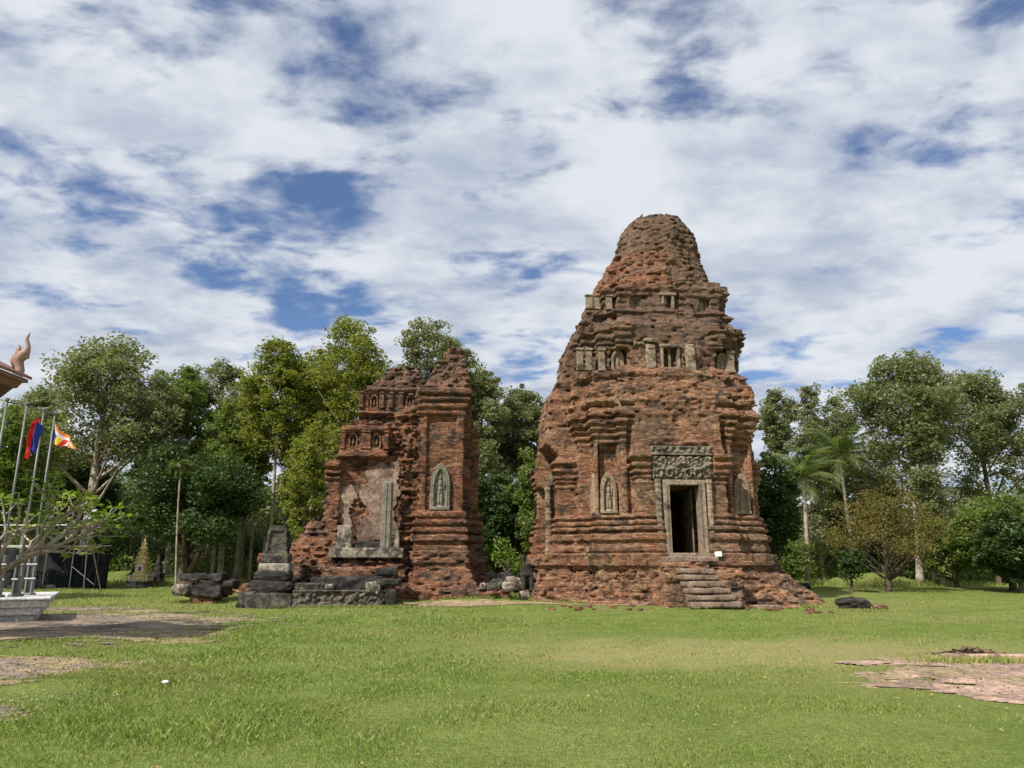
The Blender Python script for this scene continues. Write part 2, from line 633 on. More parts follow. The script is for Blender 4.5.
niche_stone = stone_mat('niche_stone', (0.30, 0.225, 0.155), (0.21, 0.155, 0.11), dark_amt=0.35, scale=4)
lintel_stone = stone_mat('lintel_stone', (0.22, 0.18, 0.13), (0.12, 0.10, 0.075), dark_amt=0.5, scale=4)
tier_stone = stone_mat('tier_stucco', (0.26, 0.205, 0.145), (0.18, 0.135, 0.095), dark_amt=0.55, scale=3)
black_stone = stone_mat('black_lichen_stone', (0.02, 0.019, 0.018), (0.065, 0.058, 0.05), dark=(0.018, 0.017, 0.016), dark_amt=0.75, scale=3.5, bstr=1.0)
black_stone_moss = stone_mat('mossy_black_stone', (0.03, 0.028, 0.025), (0.12, 0.105, 0.085), dark=(0.02, 0.02, 0.018), dark_amt=0.6, scale=4, bstr=1.0, moss=(0.12, 0.135, 0.06))
pale_stone = stone_mat('pale_boulder', (0.30, 0.255, 0.20), (0.15, 0.13, 0.105), dark_amt=0.85, scale=4)
plaster = stone_mat('old_plaster', (0.26, 0.19, 0.14), (0.16, 0.105, 0.078), dark=(0.11, 0.075, 0.06), dark_amt=0.6, scale=1.3, bstr=0.8)
step_stone = stone_mat('step_stone', (0.24, 0.175, 0.125), (0.16, 0.115, 0.085), dark_amt=0.5, scale=3)
bark_pale = stone_mat('pale_bark', (0.36, 0.31, 0.25), (0.22, 0.185, 0.145), dark=(0.10, 0.08, 0.06), dark_amt=0.4, scale=1.5)
bark_dark = stone_mat('dark_bark', (0.11, 0.085, 0.06), (0.07, 0.055, 0.04), dark_amt=0.4, scale=2)
bark_grey = stone_mat('grey_bark', (0.24, 0.20, 0.16), (0.16, 0.13, 0.10), dark_amt=0.4, scale=2)
metal = plain_mat('stainless_steel', (0.17, 0.17, 0.16), 0.5, 0.2)
white_metal = plain_mat('white_painted_metal', (0.7, 0.7, 0.68), 0.5)
plinth_mat = stone_mat('grey_plinth_paint', (0.50, 0.50, 0.48), (0.40, 0.40, 0.385), dark=(0.2, 0.19, 0.17), dark_amt=0.15, scale=2, bstr=.2, grime=.15)
dark_net = plain_mat('dark_shade_net', (0.009, 0.011, 0.013), 0.95, var=.4, scale=9)
dark_wood = plain_mat('rusty_frame', (0.13, 0.075, 0.05), 0.8, var=.3)
gold = plain_mat('gold_paint', (0.68, 0.52, 0.24), 0.45, 0.1, var=.3, scale=9, bstr=.3)
white_paint = plain_mat('white_paint', (0.78, 0.78, 0.74), 0.6)
cream = plain_mat('cream_render', (0.62, 0.52, 0.42), 0.7)
roof_red = plain_mat('red_brown_roof', (0.23, 0.10, 0.07), 0.6, var=.2, scale=3)
roof_trim = plain_mat('painted_fascia', (0.21, 0.105, 0.07), 0.6)
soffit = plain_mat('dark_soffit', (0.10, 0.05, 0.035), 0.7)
finial_mat = plain_mat('pinkish_concrete', (0.33, 0.20, 0.15), 0.7, var=.2, bstr=.3)
panel_mat = plain_mat('solar_cells', (0.42, 0.45, 0.50), 0.25, var=.05)
bird_mat = plain_mat('dark_feathers', (0.03, 0.028, 0.03), 0.6)

L_mid = leaf_mat('leaves_mid', (0.09, 0.135, 0.032), (0.20, 0.25, 0.065), (0.26, 0.26, 0.09))
L_yel = leaf_mat('leaves_yellow_green', (0.12, 0.16, 0.03), (0.27, 0.28, 0.06), (0.34, 0.28, 0.08))
L_dark = leaf_mat('leaves_dark', (0.03, 0.058, 0.017), (0.075, 0.12, 0.03), (0.12, 0.16, 0.05), trans=0.28)
L_under = leaf_mat('leaves_undergrowth', (0.06, 0.09, 0.03), (0.14, 0.17, 0.06), (0.2, 0.2, 0.09), trans=0.3)
L_grey = leaf_mat('leaves_grey_green', (0.125, 0.14, 0.07), (0.25, 0.265, 0.14), (0.34, 0.325, 0.22))
L_red = leaf_mat('leaves_rust', (0.13, 0.12, 0.038), (0.25, 0.17, 0.055), (0.17, 0.19, 0.05))
L_bright = leaf_mat('leaves_bright', (0.12, 0.20, 0.035), (0.24, 0.32, 0.06), (0.4, 0.40, 0.12))
L_palm = leaf_mat('palm_leaves', (0.075, 0.11, 0.03), (0.16, 0.19, 0.06), (0.26, 0.25, 0.12))


# ------------------------------------------------------------------ ground
LT_C = (-5.35, 34.3)
MT_C = (6.40, 33.7)
YAW = R(5)


def gz(x, y):
    """ground height"""
    x = np.asarray(x, dtype=np.float64); y = np.asarray(y, dtype=np.float64)
    g = lambda cx, cy, rx, ry, h: h * np.exp(-(((x - cx) / rx) ** 2 + ((y - cy) / ry) ** 2))
    sm = lambda e0, e1, q: (lambda t: t * t * (3 - 2 * t))(np.clip((q - e0) / (e1 - e0), 0, 1))
    h = 0.38 * sm(28.8, 31.5, y) * sm(2.0, -1.0, x) * sm(-14, -10, x) * sm(48, 40, y)
    h = h + g(-27.5, 56, 6.5, 3, 0.95) + g(24.5, 52, 3.0, 2.5, 0.85) + g(14, 60, 6, 3, 0.5)
    h = h + 0.05 * np.sin(x * .31 + 1) * np.sin(y * .27) + 0.025 * np.sin(x * .9 + y * .7) + 0.02 * np.sin(x * 1.7 - y * 1.3)
    h = h + 0.25 * sm(45, 75, y)
    return h


def build_ground():
    def axis(lims):
        return np.unique(np.concatenate([np.arange(a, b, s_) for a, b, s_ in lims]))
    xs = axis([(-1500, -200, 130), (-200, -60, 14), (-60, -22, 1.5), (-22, 22, 0.3), (22, 60, 1.5), (60, 200, 14), (200, 1501, 130)])
    ys = axis([(-300, -20, 40), (-20, 4, 3), (4, 40, 0.3), (40, 75, 0.8), (75, 200, 12), (200, 2001, 180)])
    X, Y = np.meshgrid(xs, ys, indexing='ij')
    Z = gz(X, Y)
    Z = Z + 0.012 * vnoise(X * 2.5, Y * 2.5, X * 0, 3) * (np.abs(X) < 30) * (Y < 45) * (Y > 0)
    V = np.stack([X, Y, Z], -1).reshape(-1, 3)
    ny = len(ys)
    i, j = np.meshgrid(np.arange(len(xs) - 1), np.arange(ny - 1), indexing='ij')
    i = i.ravel(); j = j.ravel()
    Q = np.stack([i * ny + j, (i + 1) * ny + j, (i + 1) * ny + j + 1, i * ny + j + 1], 1)
    m, t, b, out = new_mat('lawn')
    P = t.add('ShaderNodeTexCoord').outputs['Object']
    n1 = t.noise(P, 0.22, 5, 0.6, 0.4)
    n2 = t.noise(P, 0.9, 5, 0.65, 0.3)
    n3 = t.noise(P, 14, 5, 0.7)
    n4 = t.noise(t.scale(P, (60, 26, 60)), 1.0, 2, 0.7)
    c = t.mix(t.ramp(n2, 0.35, 0.65), (0.18, 0.24, 0.045), (0.28, 0.335, 0.08))
    c = t.mix(t.ramp(n1, 0.52, 0.68, 0, .6), c, (0.34, 0.29, 0.12))
    c = t.mix(t.ramp(t.noise(P, 0.10, 3, 0.6), 0.45, 0.62, 0, .5), c, (0.36, 0.35, 0.115))
    c = t.mix(t.ramp(n3, 0.3, 0.7, 0, .6), c, (0.09, 0.13, 0.03))
    c = t.mix(t.ramp(n4, 0.52, 0.7, 0, .6), c, (0.24, 0.28, 0.075))
    wv = t.vmath('MULTIPLY', t.vmath('SUBTRACT', P, (4.6, 14.5, 0)), (0.17, 0.34, 0))
    wl = t.add('ShaderNodeVectorMath', operation='LENGTH'); t.link(wv, wl.inputs[0])
    wf = t.ramp(t.math('ADD', wl.outputs['Value'], t.math('MULTIPLY', t.math('SUBTRACT', n2, .5), 2.2)), 1.25, 0.35, 0, .62)
    c = t.mix(wf, c, (0.44, 0.38, 0.17))
    t.link(c, b.inputs['Base Color'])
    b.inputs['Roughness'].default_value = 0.9
    b.inputs['Specular IOR Level'].default_value = 0.1
    bump(t, b, t.math('ADD', n4, n3), 1.0, 0.05)
    o = fast_mesh('lawn', V, Q, m, smooth=True)
    tag(o, kind='structure')


build_ground()


def patch(name, cx, cy, rx, ry, mat, rz=0.0, seed=0, lift=0.012, rough=0.5, step=0.07, slabs=0.0, kind='structure'):
    """irregular bare surface lying on the lawn"""
    xs = np.arange(-rx * 1.5, rx * 1.5, step); ys = np.arange(-ry * 1.6, ry * 1.6, step)
    U, V_ = np.meshgrid(xs, ys, indexing='ij')
    d = np.sqrt((U / rx) ** 2 + (V_ / ry) ** 2)
    d = np.maximum(d, np.maximum(np.abs(U) / rx, np.abs(V_) / ry) * 0.95)
    n = fbm(U * .8, V_ * 1.6, U * 0 + seed, seed, 5, .6)
    mask = d + n * rough < 1.0
    X = cx + U * math.cos(rz) - V_ * math.sin(rz)
    Y = cy + U * math.sin(rz) + V_ * math.cos(rz)
    Z = gz(X, Y) + lift + 0.02 * np.clip((1 - d - n * rough) * 3, 0, 1)
    if slabs:
        q = fbm(U * 1.1 + 7, V_ * 2.8, U * 0, seed + 5, 3)
        Z = Z + slabs * np.round(q * 3.0) / 2.0 + slabs * .25 * vnoise(U * 9, V_ * 9, U * 0, 9)
    else:
        Z = Z + 0.006 * fbm(U * 3, V_ * 3, U * 0, seed + 3, 3)
    nz_ = len(ys)
    cm = mask[:-1, :-1] & mask[1:, :-1] & mask[1:, 1:] & mask[:-1, 1:]
    i, j = np.nonzero(cm)
    Q = np.stack([i * nz_ + j, (i + 1) * nz_ + j, (i + 1) * nz_ + j + 1, i * nz_ + j + 1], 1)
    V = np.stack([X, Y, Z], -1).reshape(-1, 3)
    used, inv = np.unique(Q, return_inverse=True)
    o = fast_mesh(name, V[used], inv.reshape(Q.shape), mat)
    tag(o, kind=kind)
    return o


path_mat = stone_mat('worn_concrete_earth', (0.235, 0.185, 0.14), (0.15, 0.12, 0.10), dark=(0.09, 0.075, 0.065), dark_amt=0.6, scale=0.9, bstr=.5)
laterite = stone_mat('pink_worn_stone', (0.40, 0.27, 0.205), (0.25, 0.175, 0.14), dark=(0.12, 0.085, 0.07), dark_amt=0.5, scale=1.4, bstr=.8)
soil = stone_mat('bare_soil', (0.30, 0.22, 0.14), (0.22, 0.17, 0.10), dark_amt=0.1, scale=1.5, bstr=.6)

p = W(70, 622, 20.5)
PATCHES = [(-13.2, 19.3, 6.0, 5.3, R(3)), (-8.5, 11.6, 2.1, 1.3, R(5)), (-6.9, 8.4, 1.6, .7, R(5)), (-17.5, 26.8, 5.5, .8, R(2)), (8.7, 10.7, 3.2, 2.25, R(-14))]
patch('bare_ground', -13.1, 19.2, 6.3, 5.7, soil, R(3), 2, lift=.006, rough=.6)
patch('bare_ground', -8.4, 11.5, 2.4, 1.5, soil, R(5), 6, lift=.006, rough=.6)
patch('bare_ground', 8.7, 10.7, 3.5, 2.5, soil, R(-14), 7, lift=.006, rough=.5)
patch('path', -13.2, 19.3, 6.0, 5.3, path_mat, R(3), 3, rough=.45)
patch('path', -8.5, 11.6, 2.1, 1.3, path_mat, R(5), 8, rough=.45)
patch('path', -6.9, 8.4, 1.6, 0.7, path_mat, R(5), 12, rough=.45)
patch('path', -17.5, 26.8, 5.5, 0.8, path_mat, R(2), 15, rough=.2)
patch('stone_pavement', 8.7, 10.7, 3.2, 2.25, laterite, R(-14), 21, rough=.5, slabs=0.008, step=0.04)
patch('path', 3.5, 28.9, 7.4, 0.40, soil, R(1), 31, rough=.5)
patch('path', -1.8, 29.4, 3.6, 0.45, soil, R(1), 32, rough=.5)

# ------------------------------------------------------------------ the standing tower
MT = thing('brick_temple_tower', 'tall weathered red brick temple tower with an open stone doorway and steps', 'temple tower', (MT_C[0], MT_C[1], 0), YAW)

BASE_M = [(1.25, 1.42, .30), (1.42, 1.95, .42), (1.95, 2.2, .26), (2.2, 2.42, .20), (2.42, 2.68, .30), (2.68, 2.78, .10), (2.78, 2.96, .25), (2.96, 3.04, .08),
          (3.04, 3.2, .20), (3.2, 3.28, .05), (3.28, 3.44, .13)]
CAP_M = [(6.35, 6.47, .06), (6.6, 6.76, .12), (6.76, 6.84, .05), (6.84, 7.02, .20), (7.02, 7.1, .10), (7.1, 7.3, .29), (7.3, 7.4, .16), (7.4, 7.68, .38), (7.68, 7.82, .24)]
PCAP_M = [(4.62, 4.72, .05), (4.82, 4.95, .10), (4.95, 5.02, .04), (5.02, 5.2, .17), (5.2, 5.27, .08), (5.27, 5.45, .25), (5.45, 5.6, .13), (5.6, 5.8, .30)]
T1_M = [(9.15, 9.4, .18), (9.4, 9.52, .08), (10.45, 10.55, .06), (10.62, 10.8, .12), (10.8, 10.87, .05), (10.87, 11.1, .19), (11.1, 11.22, .12), (11.22, 11.5, .26)]
T2_M = [(12.15, 12.35, .18), (12.35, 12.42, .08), (13.05, 13.2, .10), (13.2, 13.28, .04), (13.28, 13.5, .18)]

A_T = [(-1, 3.32), (2.4, 3.32), (3.5, 3.28), (7.8, 3.28), (8.0, 3.62), (8.8, 3.45), (9.2, 3.15), (9.5, 3.06), (11.4, 3.0), (11.6, 2.95), (12.1, 2.55),
       (12.4, 2.36), (13.4, 2.32), (13.7, 2.38), (14.2, 2.2), (15.0, 1.98), (15.6, 1.80), (16.4, 1.66), (16.9, 1.50), (17.5, 1.25), (17.8, 1.0), (17.95, .3), (18.05, -.5)]
L_T = [(-1, 5.3), (3.5, 5.22), (5.8, 5.18), (7.0, 5.1), (8.8, 4.8), (9.4, 4.4), (10, 4.15), (11.1, 4.1), (12, 3.7), (13, 3.25), (13.7, 3.1), (14.2, 2.85), (15.2, 2.45), (15.8, 2.05), (16.6, 1.6), (17.8, .5), (18.1, -.5)]
F_T = [(-1, 4.28), (5.8, 4.25), (6.2, 4.12), (8, 4.0), (9.3, 3.7), (9.6, 3.5), (11.3, 3.42), (12.3, 2.98), (13.3, 2.8), (13.9, 2.4), (14.8, 1.8), (17.8, .5), (18.1, -.5)]
R_T = [(-1, 4.15), (6.2, 4.1), (7, 3.9), (8, 3.8), (9.3, 3.5), (9.6, 3.35), (11.3, 3.3), (12.3, 2.7), (13.3, 2.6), (13.9, 2.2), (14.8, 1.8), (17.8, .5), (18.1, -.5)]


def main_field(u0, v, z):
    cx = interp(z, [(0, 0), (10, 0.0), (12.5, .25), (13.7, .42), (16, .62), (18.5, .62)])
    u = u0 - cx
    a, l_, f_, r_ = (interp(z, t_) for t_ in (A_T, L_T, F_T, R_T))
    au, av = np.abs(u), np.abs(v)
    fl = np.clip((1.5 - z) / 1.5, 0, 1.2)
    # body
    keep = np.clip((np.maximum(au, av) > 0) * (np.minimum(np.maximum(au - 1.5, 0), 1) * 3), 0, 1)
    mb = steps(z, BASE_M) + steps(z, CAP_M) + steps(z, T1_M) * np.where(z > 10, keep, 1) + steps(z, T2_M)
    flare_r = 2.15 * np.clip((2.3 - z) / 2.3, 0, 1.2) ** 1.35
    flare_o = 0.75 * np.clip((2.0 - z) / 2.0, 0, 1.2) ** 0.9
    flare_l = 0.55 * np.clip((2.0 - z) / 2.0, 0, 1.2) ** 1.1
    mixc = interp(z, [(0, 0), (13.3, 0.0), (14.0, .55), (16, .85), (18, 1)])
    rr = a * (1 + .24 * mixc)

    def sqr(hu_r, hu_l, hv_f, hv_b, m):
        m = m + 0
        d = np.maximum(u - hu_r - np.maximum(m, flare_r), -u - hu_l - np.maximum(m, flare_l))
        return np.maximum(d, np.maximum(-v - hv_f, v - hv_b) - np.maximum(m, flare_o))
    body = sqr(a, a, a, a, mb)
    rad = np.sqrt(u * u + v * v)
    body = body * (1 - mixc) + (rad - rr) * mixc
    # recessed panels on the body flanks between corner pilaster and redent
    zpan = (z > 3.44) & (z < 6.35)
    pf_ = (np.abs(au - 2.78) < 0.40) & zpan
    body = body + np.where(pf_ & (v < 0), 0.17, 0) + np.where((np.abs(av - 2.78) < 0.40) & zpan & (u < 0), 0.09, 0)
    # redent
    w1 = 2.30
    e1 = a + .42
    red = np.minimum(sqr(e1, e1 + .1, w1, w1, mb), sqr(w1, w1, e1, e1, mb))
    red = np.where(z > 13.8, 9, red)
    groove = (np.abs(au - 1.96) < .10) & (v < 0) & (z > 3.44) & (z < 7.2)
    red = red + np.where(groove, .16, 0)
    strip = (np.abs(au - 3.16) < .16) & (v < 0) & (z > 3.44) & (z < 6.35)
    body = body - np.where(strip, .07, 0)
    # porches
    pmb = steps(z, T1_M) * (z < 10)
    pm = steps(z, BASE_M) + steps(z, PCAP_M) * (z < 6) * ((au > 1.22) | (v > -3.3)) + pmb * .6 + steps(z, T2_M) * .5
    wp = interp(z, [(0, 1.86), (5.8, 1.82), (8, 1.7), (9.4, 1.35), (11.5, 1.3), (13, 1.0), (15, .9)])
    pu = sqr(r_, l_, wp, wp, pm)
    # side porch: near pilaster, recessed blind doorway, farther pilaster standing proud
    pl_cut = np.where(v < -1.0, .55, np.where(v < .55, .95, -.05)) * np.clip((6.6 - z) * 2, 0, 1) * np.clip((z - 1.7) * 3, 0, 1)
    pu = np.maximum(pu, -u - (l_ + pm * .8 - pl_cut) - flare_l)
    pv = sqr(wp, wp, f_, r_, pm)
    d = np.minimum(np.minimum(body, red), np.minimum(pu, pv))
    # door recess in front porch and the chamber opening
    door = np.maximum(np.abs(u) - 0.86, np.abs(z - 3.30) - 1.52)
    door = np.maximum(door, np.maximum(v + 3.0, -v - 6))
    d = np.maximum(d, -door)
    lr = np.maximum(np.maximum(au - 1.24, np.abs(z - 5.45) - .72), np.maximum(v + 4.0, -v - 6))
    d = np.maximum(d, -lr)
    # recess of left false door
    ld = np.maximum(np.maximum(np.abs(v) - 0.85, np.abs(z - 3.35) - 1.5), np.maximum(u + 4.6, -u - 6))
    d = np.maximum(d, -ld)
    # chamber
    ch = np.maximum(np.maximum(np.abs(u) - 1.6, np.abs(v) - 1.6), np.abs(z - 4.6) - 2.7)
    cor = np.maximum(np.maximum(np.abs(u) - .68, np.abs(v + 2.6) - 1.6), np.abs(z - 3.20) - 1.32)
    d = np.maximum(d, -np.minimum(ch, cor))
    # little niches cut into the tiers
    for (uu, zc_, hw, hh, dep) in ((-2.15, 10.05, .34, .40, .35), (2.45, 10.0, .30, .40, .35), (0.0, 10.0, .30, .45, .3), (-1.45, 12.75, .24, .28, .3), (1.65, 12.7, .24, .28, .3), (0.2, 12.8, .26, .3, .3)):
        fr = a if abs(uu) > 1.3 else f_
        nb = np.maximum(np.maximum(np.abs(u - uu) - hw, np.abs(z - zc_) - hh), -(-v - fr + dep))
        d = np.maximum(d, -nb)
    return d


def main_noise(u, v, z):
    course = np.floor(z / .11)
    s_ = (u + v) / .36 + .5 * (course % 2)
    hb = hashc(np.floor(s_), course, np.floor((u - v) / .35), 5)
    ero = fbm(u * .6, v * .6, z * .55, 40, 4, .6)
    strat = fbm(u * 2.2, v * 2.2, z * 3.6, 60, 4, .65)
    fine = vnoise(u * 6, v * 6, z * 9, 80)
    intact = ((z > 1.3) & (z < 7.0)).astype(np.float32)
    # the flanks: sound masonry; porch top & upper mass: rough
    front_mid = (np.abs(u) < 1.7) & (v < -3.3) & (z > 5.85)
    leftside = (u < -3.55)
    amp = np.where(intact > 0, 0.020, 0.08)
    amp = np.where((z > 7.0) & (z < 7.9), 0.03 + .1 * np.clip(ero, 0, 1), amp)
    tier = ((z > 9.35) & (z < 11.5)) | ((z > 12.3) & (z < 13.5))
    cornerish = (np.abs(u) > 1.35)
    amp = np.where(tier & cornerish & (v < 0), 0.035, amp)
    amp = np.where(tier & (v < -3.0) & (np.abs(u) < 1.3), 0.05, amp)
    amp = np.where(front_mid & ~tier, 0.055, amp)
    amp = np.where(leftside, np.maximum(amp, 0.05), amp)
    amp = np.where(z < 1.3, 0.085, np.where(z < 1.95, .045, amp))
    amp = np.where(z > 14, 0.10, amp)
    dmg = np.clip(ero - .25, 0, 1) * np.where(intact > 0, .07, .30)
    pit = np.clip(hb - .7, 0, 1) * np.where(intact > 0, .06, .46)
    hb2 = hashc(np.floor(s_ * 1.9), np.floor(z / .11), np.floor((u - v) / .22), 9)
    big = fbm(u * 1.3, v * 1.3, z * 1.1, 66, 3, .5)
    hl = hashc(np.floor((u + v) / 1.3), course, np.floor(u * 0), 44)
    big = big * np.where(z > 13.8, 1.9, 1.0)
    return amp * (strat * .25 + big * .5 + hb * .42 + hb2 * .30 + hl * .50 + fine * .3) + dmg + pit


field_mesh('brick_body', (-6.9, -6.3, -0.4675), (7.9, 6.2, 18.45), (.066, .066, .055), main_field, brick_main, MT, 0.55, main_noise)


def loc_main(px, py, v):
    """photo pixel -> (u,z) on the tower's own plane local y=v"""
    d = W(px, py, 1.0) - Vector((0, 0, EYE))
    n = Vector((-math.sin(YAW), math.cos(YAW)))
    t = ((MT_C[0] * n.x + MT_C[1] * n.y) + v) / (d.x * n.x + d.y * n.y)
    p_ = Vector((d.x * t - MT_C[0], d.y * t - MT_C[1]))
    return p_.x * math.cos(YAW) + p_.y * math.sin(YAW), EYE + d.z * t


def arch_w(zn, hw):
    """half width of a pointed flame arch panel at normalised height zn 0..1"""
    return hw * np.where(zn < .55, 1.0, np.sqrt(np.clip(1 - ((zn - .55) / .45) ** 1.7, 0, 1)))


def devata_niche(parent, u, v, z, w=.70, h=1.62, rz=0.0, mat=None, name='devata_niche', fig=True, deep=0.12, res=0.022):
    mat = mat or niche_stone
    us = np.arange(-w / 2 - .02, w / 2 + .03, res); zs = np.arange(0, h + .03, res)
    U, Z = np.meshgrid(us, zs, indexing='ij')
    zn = Z / h
    hw = arch_w(zn, w / 2) + .012 * np.sin(Z * 60) * (zn > .35)
    mask = (np.abs(U) <= hw) & (zn <= 1)
    inner = arch_w(zn * 1.16, w / 2 * .66)
    rim = np.clip((hw - np.abs(U)) / .03, 0, 1)
    H = 0.10 * rim + 0.02 * np.sin(Z * 50) * np.cos(U * 50)
    rec = (np.abs(U) < inner) & (zn > .07) & (zn < .86)
    H = np.where(rec, -0.02, H)
    H = np.where(zn < .07, 0.13, H)
    H = np.where((np.abs(np.abs(U) - inner) < .025) & (zn > .07) & (zn < .84), 0.135, H)
    if fig:
        s_ = h / 1.62

        def blob(cx, cz, rx, rz_, t_):
            q = 1 - ((U - cx) / rx) ** 2 - ((Z - cz) / rz_) ** 2
            return np.where(q > 0, -0.02 + t_ * np.sqrt(np.clip(q, 0, 1)), -1)
        s = s_
        for args in ((0, 1.12 * s, .055 * s, .075 * s, .13), (0, 1.22 * s, .03 * s, .08 * s, .09), (0, .92 * s, .085 * s, .16 * s, .12), (0, .72 * s, .09 * s, .10 * s, .12),
                     (-.045 * s, .42 * s, .055 * s, .30 * s, .12), (.045 * s, .42 * s, .055 * s, .30 * s, .12), (-.13 * s, .88 * s, .028 * s, .18 * s, .09), (.13 * s, .88 * s, .028 * s, .18 * s, .09),
                     (0, .14 * s, .13 * s, .03 * s, .11), (0, .6 * s, .10 * s, .035 * s, .13)):
            H = np.maximum(H, np.where(rec, blob(*args), -1))
    o = slab_relief(name, us, zs, H, mask, mat, parent, deep, ((u, v, z), rz))
    return o


def rough_block(name, c, size, mat, par, seed=1, amp=.05, step=.06, rz=0.0, brick=False):
    hx, hy, hz = size[0] / 2, size[1] / 2, size[2] / 2

    def f(u, v, z):
        return np.maximum(np.maximum(np.abs(u) - hx, np.abs(v) - hy), np.abs(z) - hz)

    def n(u, v, z):
        r = amp * fbm(u * 2.5 + seed, v * 2.5, z * 4, seed, 4, .6)
        if brick: r = r + amp * .8 * hashc(np.floor((u + v) / .3), np.floor(z / .075), np.floor((u - v) / .4), seed)
        return r
    p_ = amp * 3 + step * 2
    o = field_mesh(name, (-hx - p_, -hy - p_, -hz - p_), (hx + p_, hy + p_, hz + p_), (step, step, step), f, mat, par, .4, n)
    o.location = c
    o.rotation_euler = (0, 0, rz)
    return o


# sandstone doorway
VF = -4.25
dr = MB().box((0, VF + .05, 1.86), (1.75, .9, .16), bev=.02).build('threshold', sandstone_pale, MT)
for sx_ in (-1, 1):
    MB().box((sx_ * .73, VF + .02, 3.26), (.24, .42, 2.62), bev=.015).box((sx_ * .66, VF + .06, 3.24), (.12, .5, 2.58)).build('door_jamb', sandstone_pale, MT)
MB().box((0, VF + .02, 4.66), (1.70, .42, .2), bev=.015).build('door_head', sandstone_pale, MT)
MB().box((.63, -2.9, 3.2), (.07, .9, 2.55), bev=.02).build('inner_door_frame', lintel_stone, MT)


def colonette(par, u, v, z0, z1, r=.115, broken=False, rz=0.0):
    prof = []
    n = 46
    for i in range(n + 1):
        t_ = i / n
        rr = r * (1 + .16 * (abs((t_ * 9) % 1 - .5) < .12) + .28 * (t_ < .06) + .22 * (t_ > .95) + .10 * (abs(t_ - .5) < .03))
        if broken: rr = r * (.95 + .1 * math.sin(i * 1.7))
        prof.append((rr, z0 + (z1 - z0) * t_))
    mb = MB().lathe(prof, (u, v, 0), 8)
    return mb


colonette(MT, -1.03, VF - .10, 1.95, 4.78, .14, True).build('colonette', lintel_stone, MT)
colonette(MT, 1.03, VF - .10, 1.95, 4.78, .12).build('colonette', niche_stone, MT)


def make_lintel():
    us = np.arange(-1.22, 1.23, .02); zs = np.arange(4.80, 5.72, .02)
    U, Z = np.meshgrid(us, zs, indexing='ij')
    zz = (Z - 4.80) / .92
    base = .05 + .06 * vnoise(U * 11, Z * 11, U * 0, 4) + .04 * vnoise(U * 30, Z * 30, U * 0, 5)
    # garland sweeping in festoons with pendants, a central figure on top
    gar = .52 + .14 * np.cos(np.abs(U) * 5.2)
    H = base + .11 * np.exp(-((zz - gar) / .09) ** 2)
    H += .08 * np.exp(-((zz - gar + .26) / .10) ** 2) * (np.sin(U * 20) > -.2)
    for cx in (-.95, -.55, -.18, .2, .58, .95):
        q = np.sqrt(((U - cx) / .15) ** 2 + ((zz - .25) / .22) ** 2)
        H += .10 * np.exp(-((q - .8) / .22) ** 2)
    q = 1 - (U / .13) ** 2 - ((zz - .80) / .22) ** 2
    H += .15 * np.sqrt(np.clip(q, 0, 1))
    H += .05 * (np.sin(U * 34) > .2) * (np.abs(zz - .86) < .08)
    mask = np.ones_like(U, bool)
    slab_relief('carved_lintel', us, zs, H, mask, lintel_stone, MT, .35, ((0, VF - .02, 0), 0))
    us = np.arange(-1.25, 1.22, .02); zs = np.arange(5.75, 6.12, .02)
    U, Z = np.meshgrid(us, zs, indexing='ij')
    H = .10 + .10 * np.clip(vnoise(U * 10, Z * 8, U * 0, 8) + .35 * np.sin(U * 24), -.3, .6) * (Z > 5.83) * (Z < 6.04) + .05 * (Z > 6.04) + .04 * (Z < 5.81) + .02 * vnoise(U * 9, Z * 9, U * 0, 3)
    slab_relief('carved_frieze', us, zs, H, np.ones_like(U, bool), lintel_stone, MT, .3, ((0, VF + .0, 0), 0))


make_lintel()
devata_niche(MT, -2.78, -3.24, 3.50, .72, 1.66)
devata_niche(MT, 2.78, -3.24, 3.50, .72, 1.66)
devata_niche(MT, -3.25, -2.78, 3.50, .72, 1.66, rz=-math.pi / 2)
# the blind door on the side porch
MB().box((-4.08, -.2, 3.4), (.15, 1.3, 2.9)).box((-4.18, -.2, 3.4), (.1, .12, 2.8)).build('blind_door', sandstone, MT)
colonette(MT, -4.35, -.80, 1.95, 4.9, .14).build('colonette', tier_stone, MT)
colonette(MT, -4.75, .42, 1.95, 4.9, .14).build('colonette', tier_stone, MT)
rough_block('side_lintel', (-4.42, -.2, 5.2), (.6, 1.6, .6), lintel_stone, MT, 88, .06, .05)


def small_niche(par, u, v, z, w, h, rz=0.0, mat=None):
    us = np.arange(-w / 2, w / 2 + .001, w / 18); zs = np.arange(0, h + .001, h / 22)
    U, Z = np.meshgrid(us, zs, indexing='ij')
    zn = Z / h
    hw = arch_w(zn, w / 2)
    mask = np.abs(U) <= hw + .01
    inn = arch_w(zn * 1.25, w / 2 * .62)
    H = np.where((np.abs(U) < inn) & (zn > .08), -.07, .07)
    q = 1 - (U / (w * .13)) ** 2 - ((zn - .38) / .3) ** 2
    H = np.where(q > 0, np.maximum(H, -.07 + .1 * np.sqrt(np.clip(q, 0, 1))), H)
    return slab_relief('niche', us, zs, H, mask, mat or tier_stone, par, .12, ((u, v, z), rz))


def mini_pilaster(par, u, v, z, w, h, mat=None, d=.16):
    r_ = random.Random(int(u * 991 + z * 77))
    mb = MB().box((u, v, z + h * .5), (w, d, h * .82), bev=.02)
    mb.box((u, v - .02, z + h * .06), (w * 1.22, d + .06, h * .11), bev=.02)
    mb.box((u, v - .02, z + h * .93), (w * (1.18 + .1 * r_.random()), d + .06, h * .10), bev=.02)
    return mb.build('pilaster', mat or tier_stone, par)


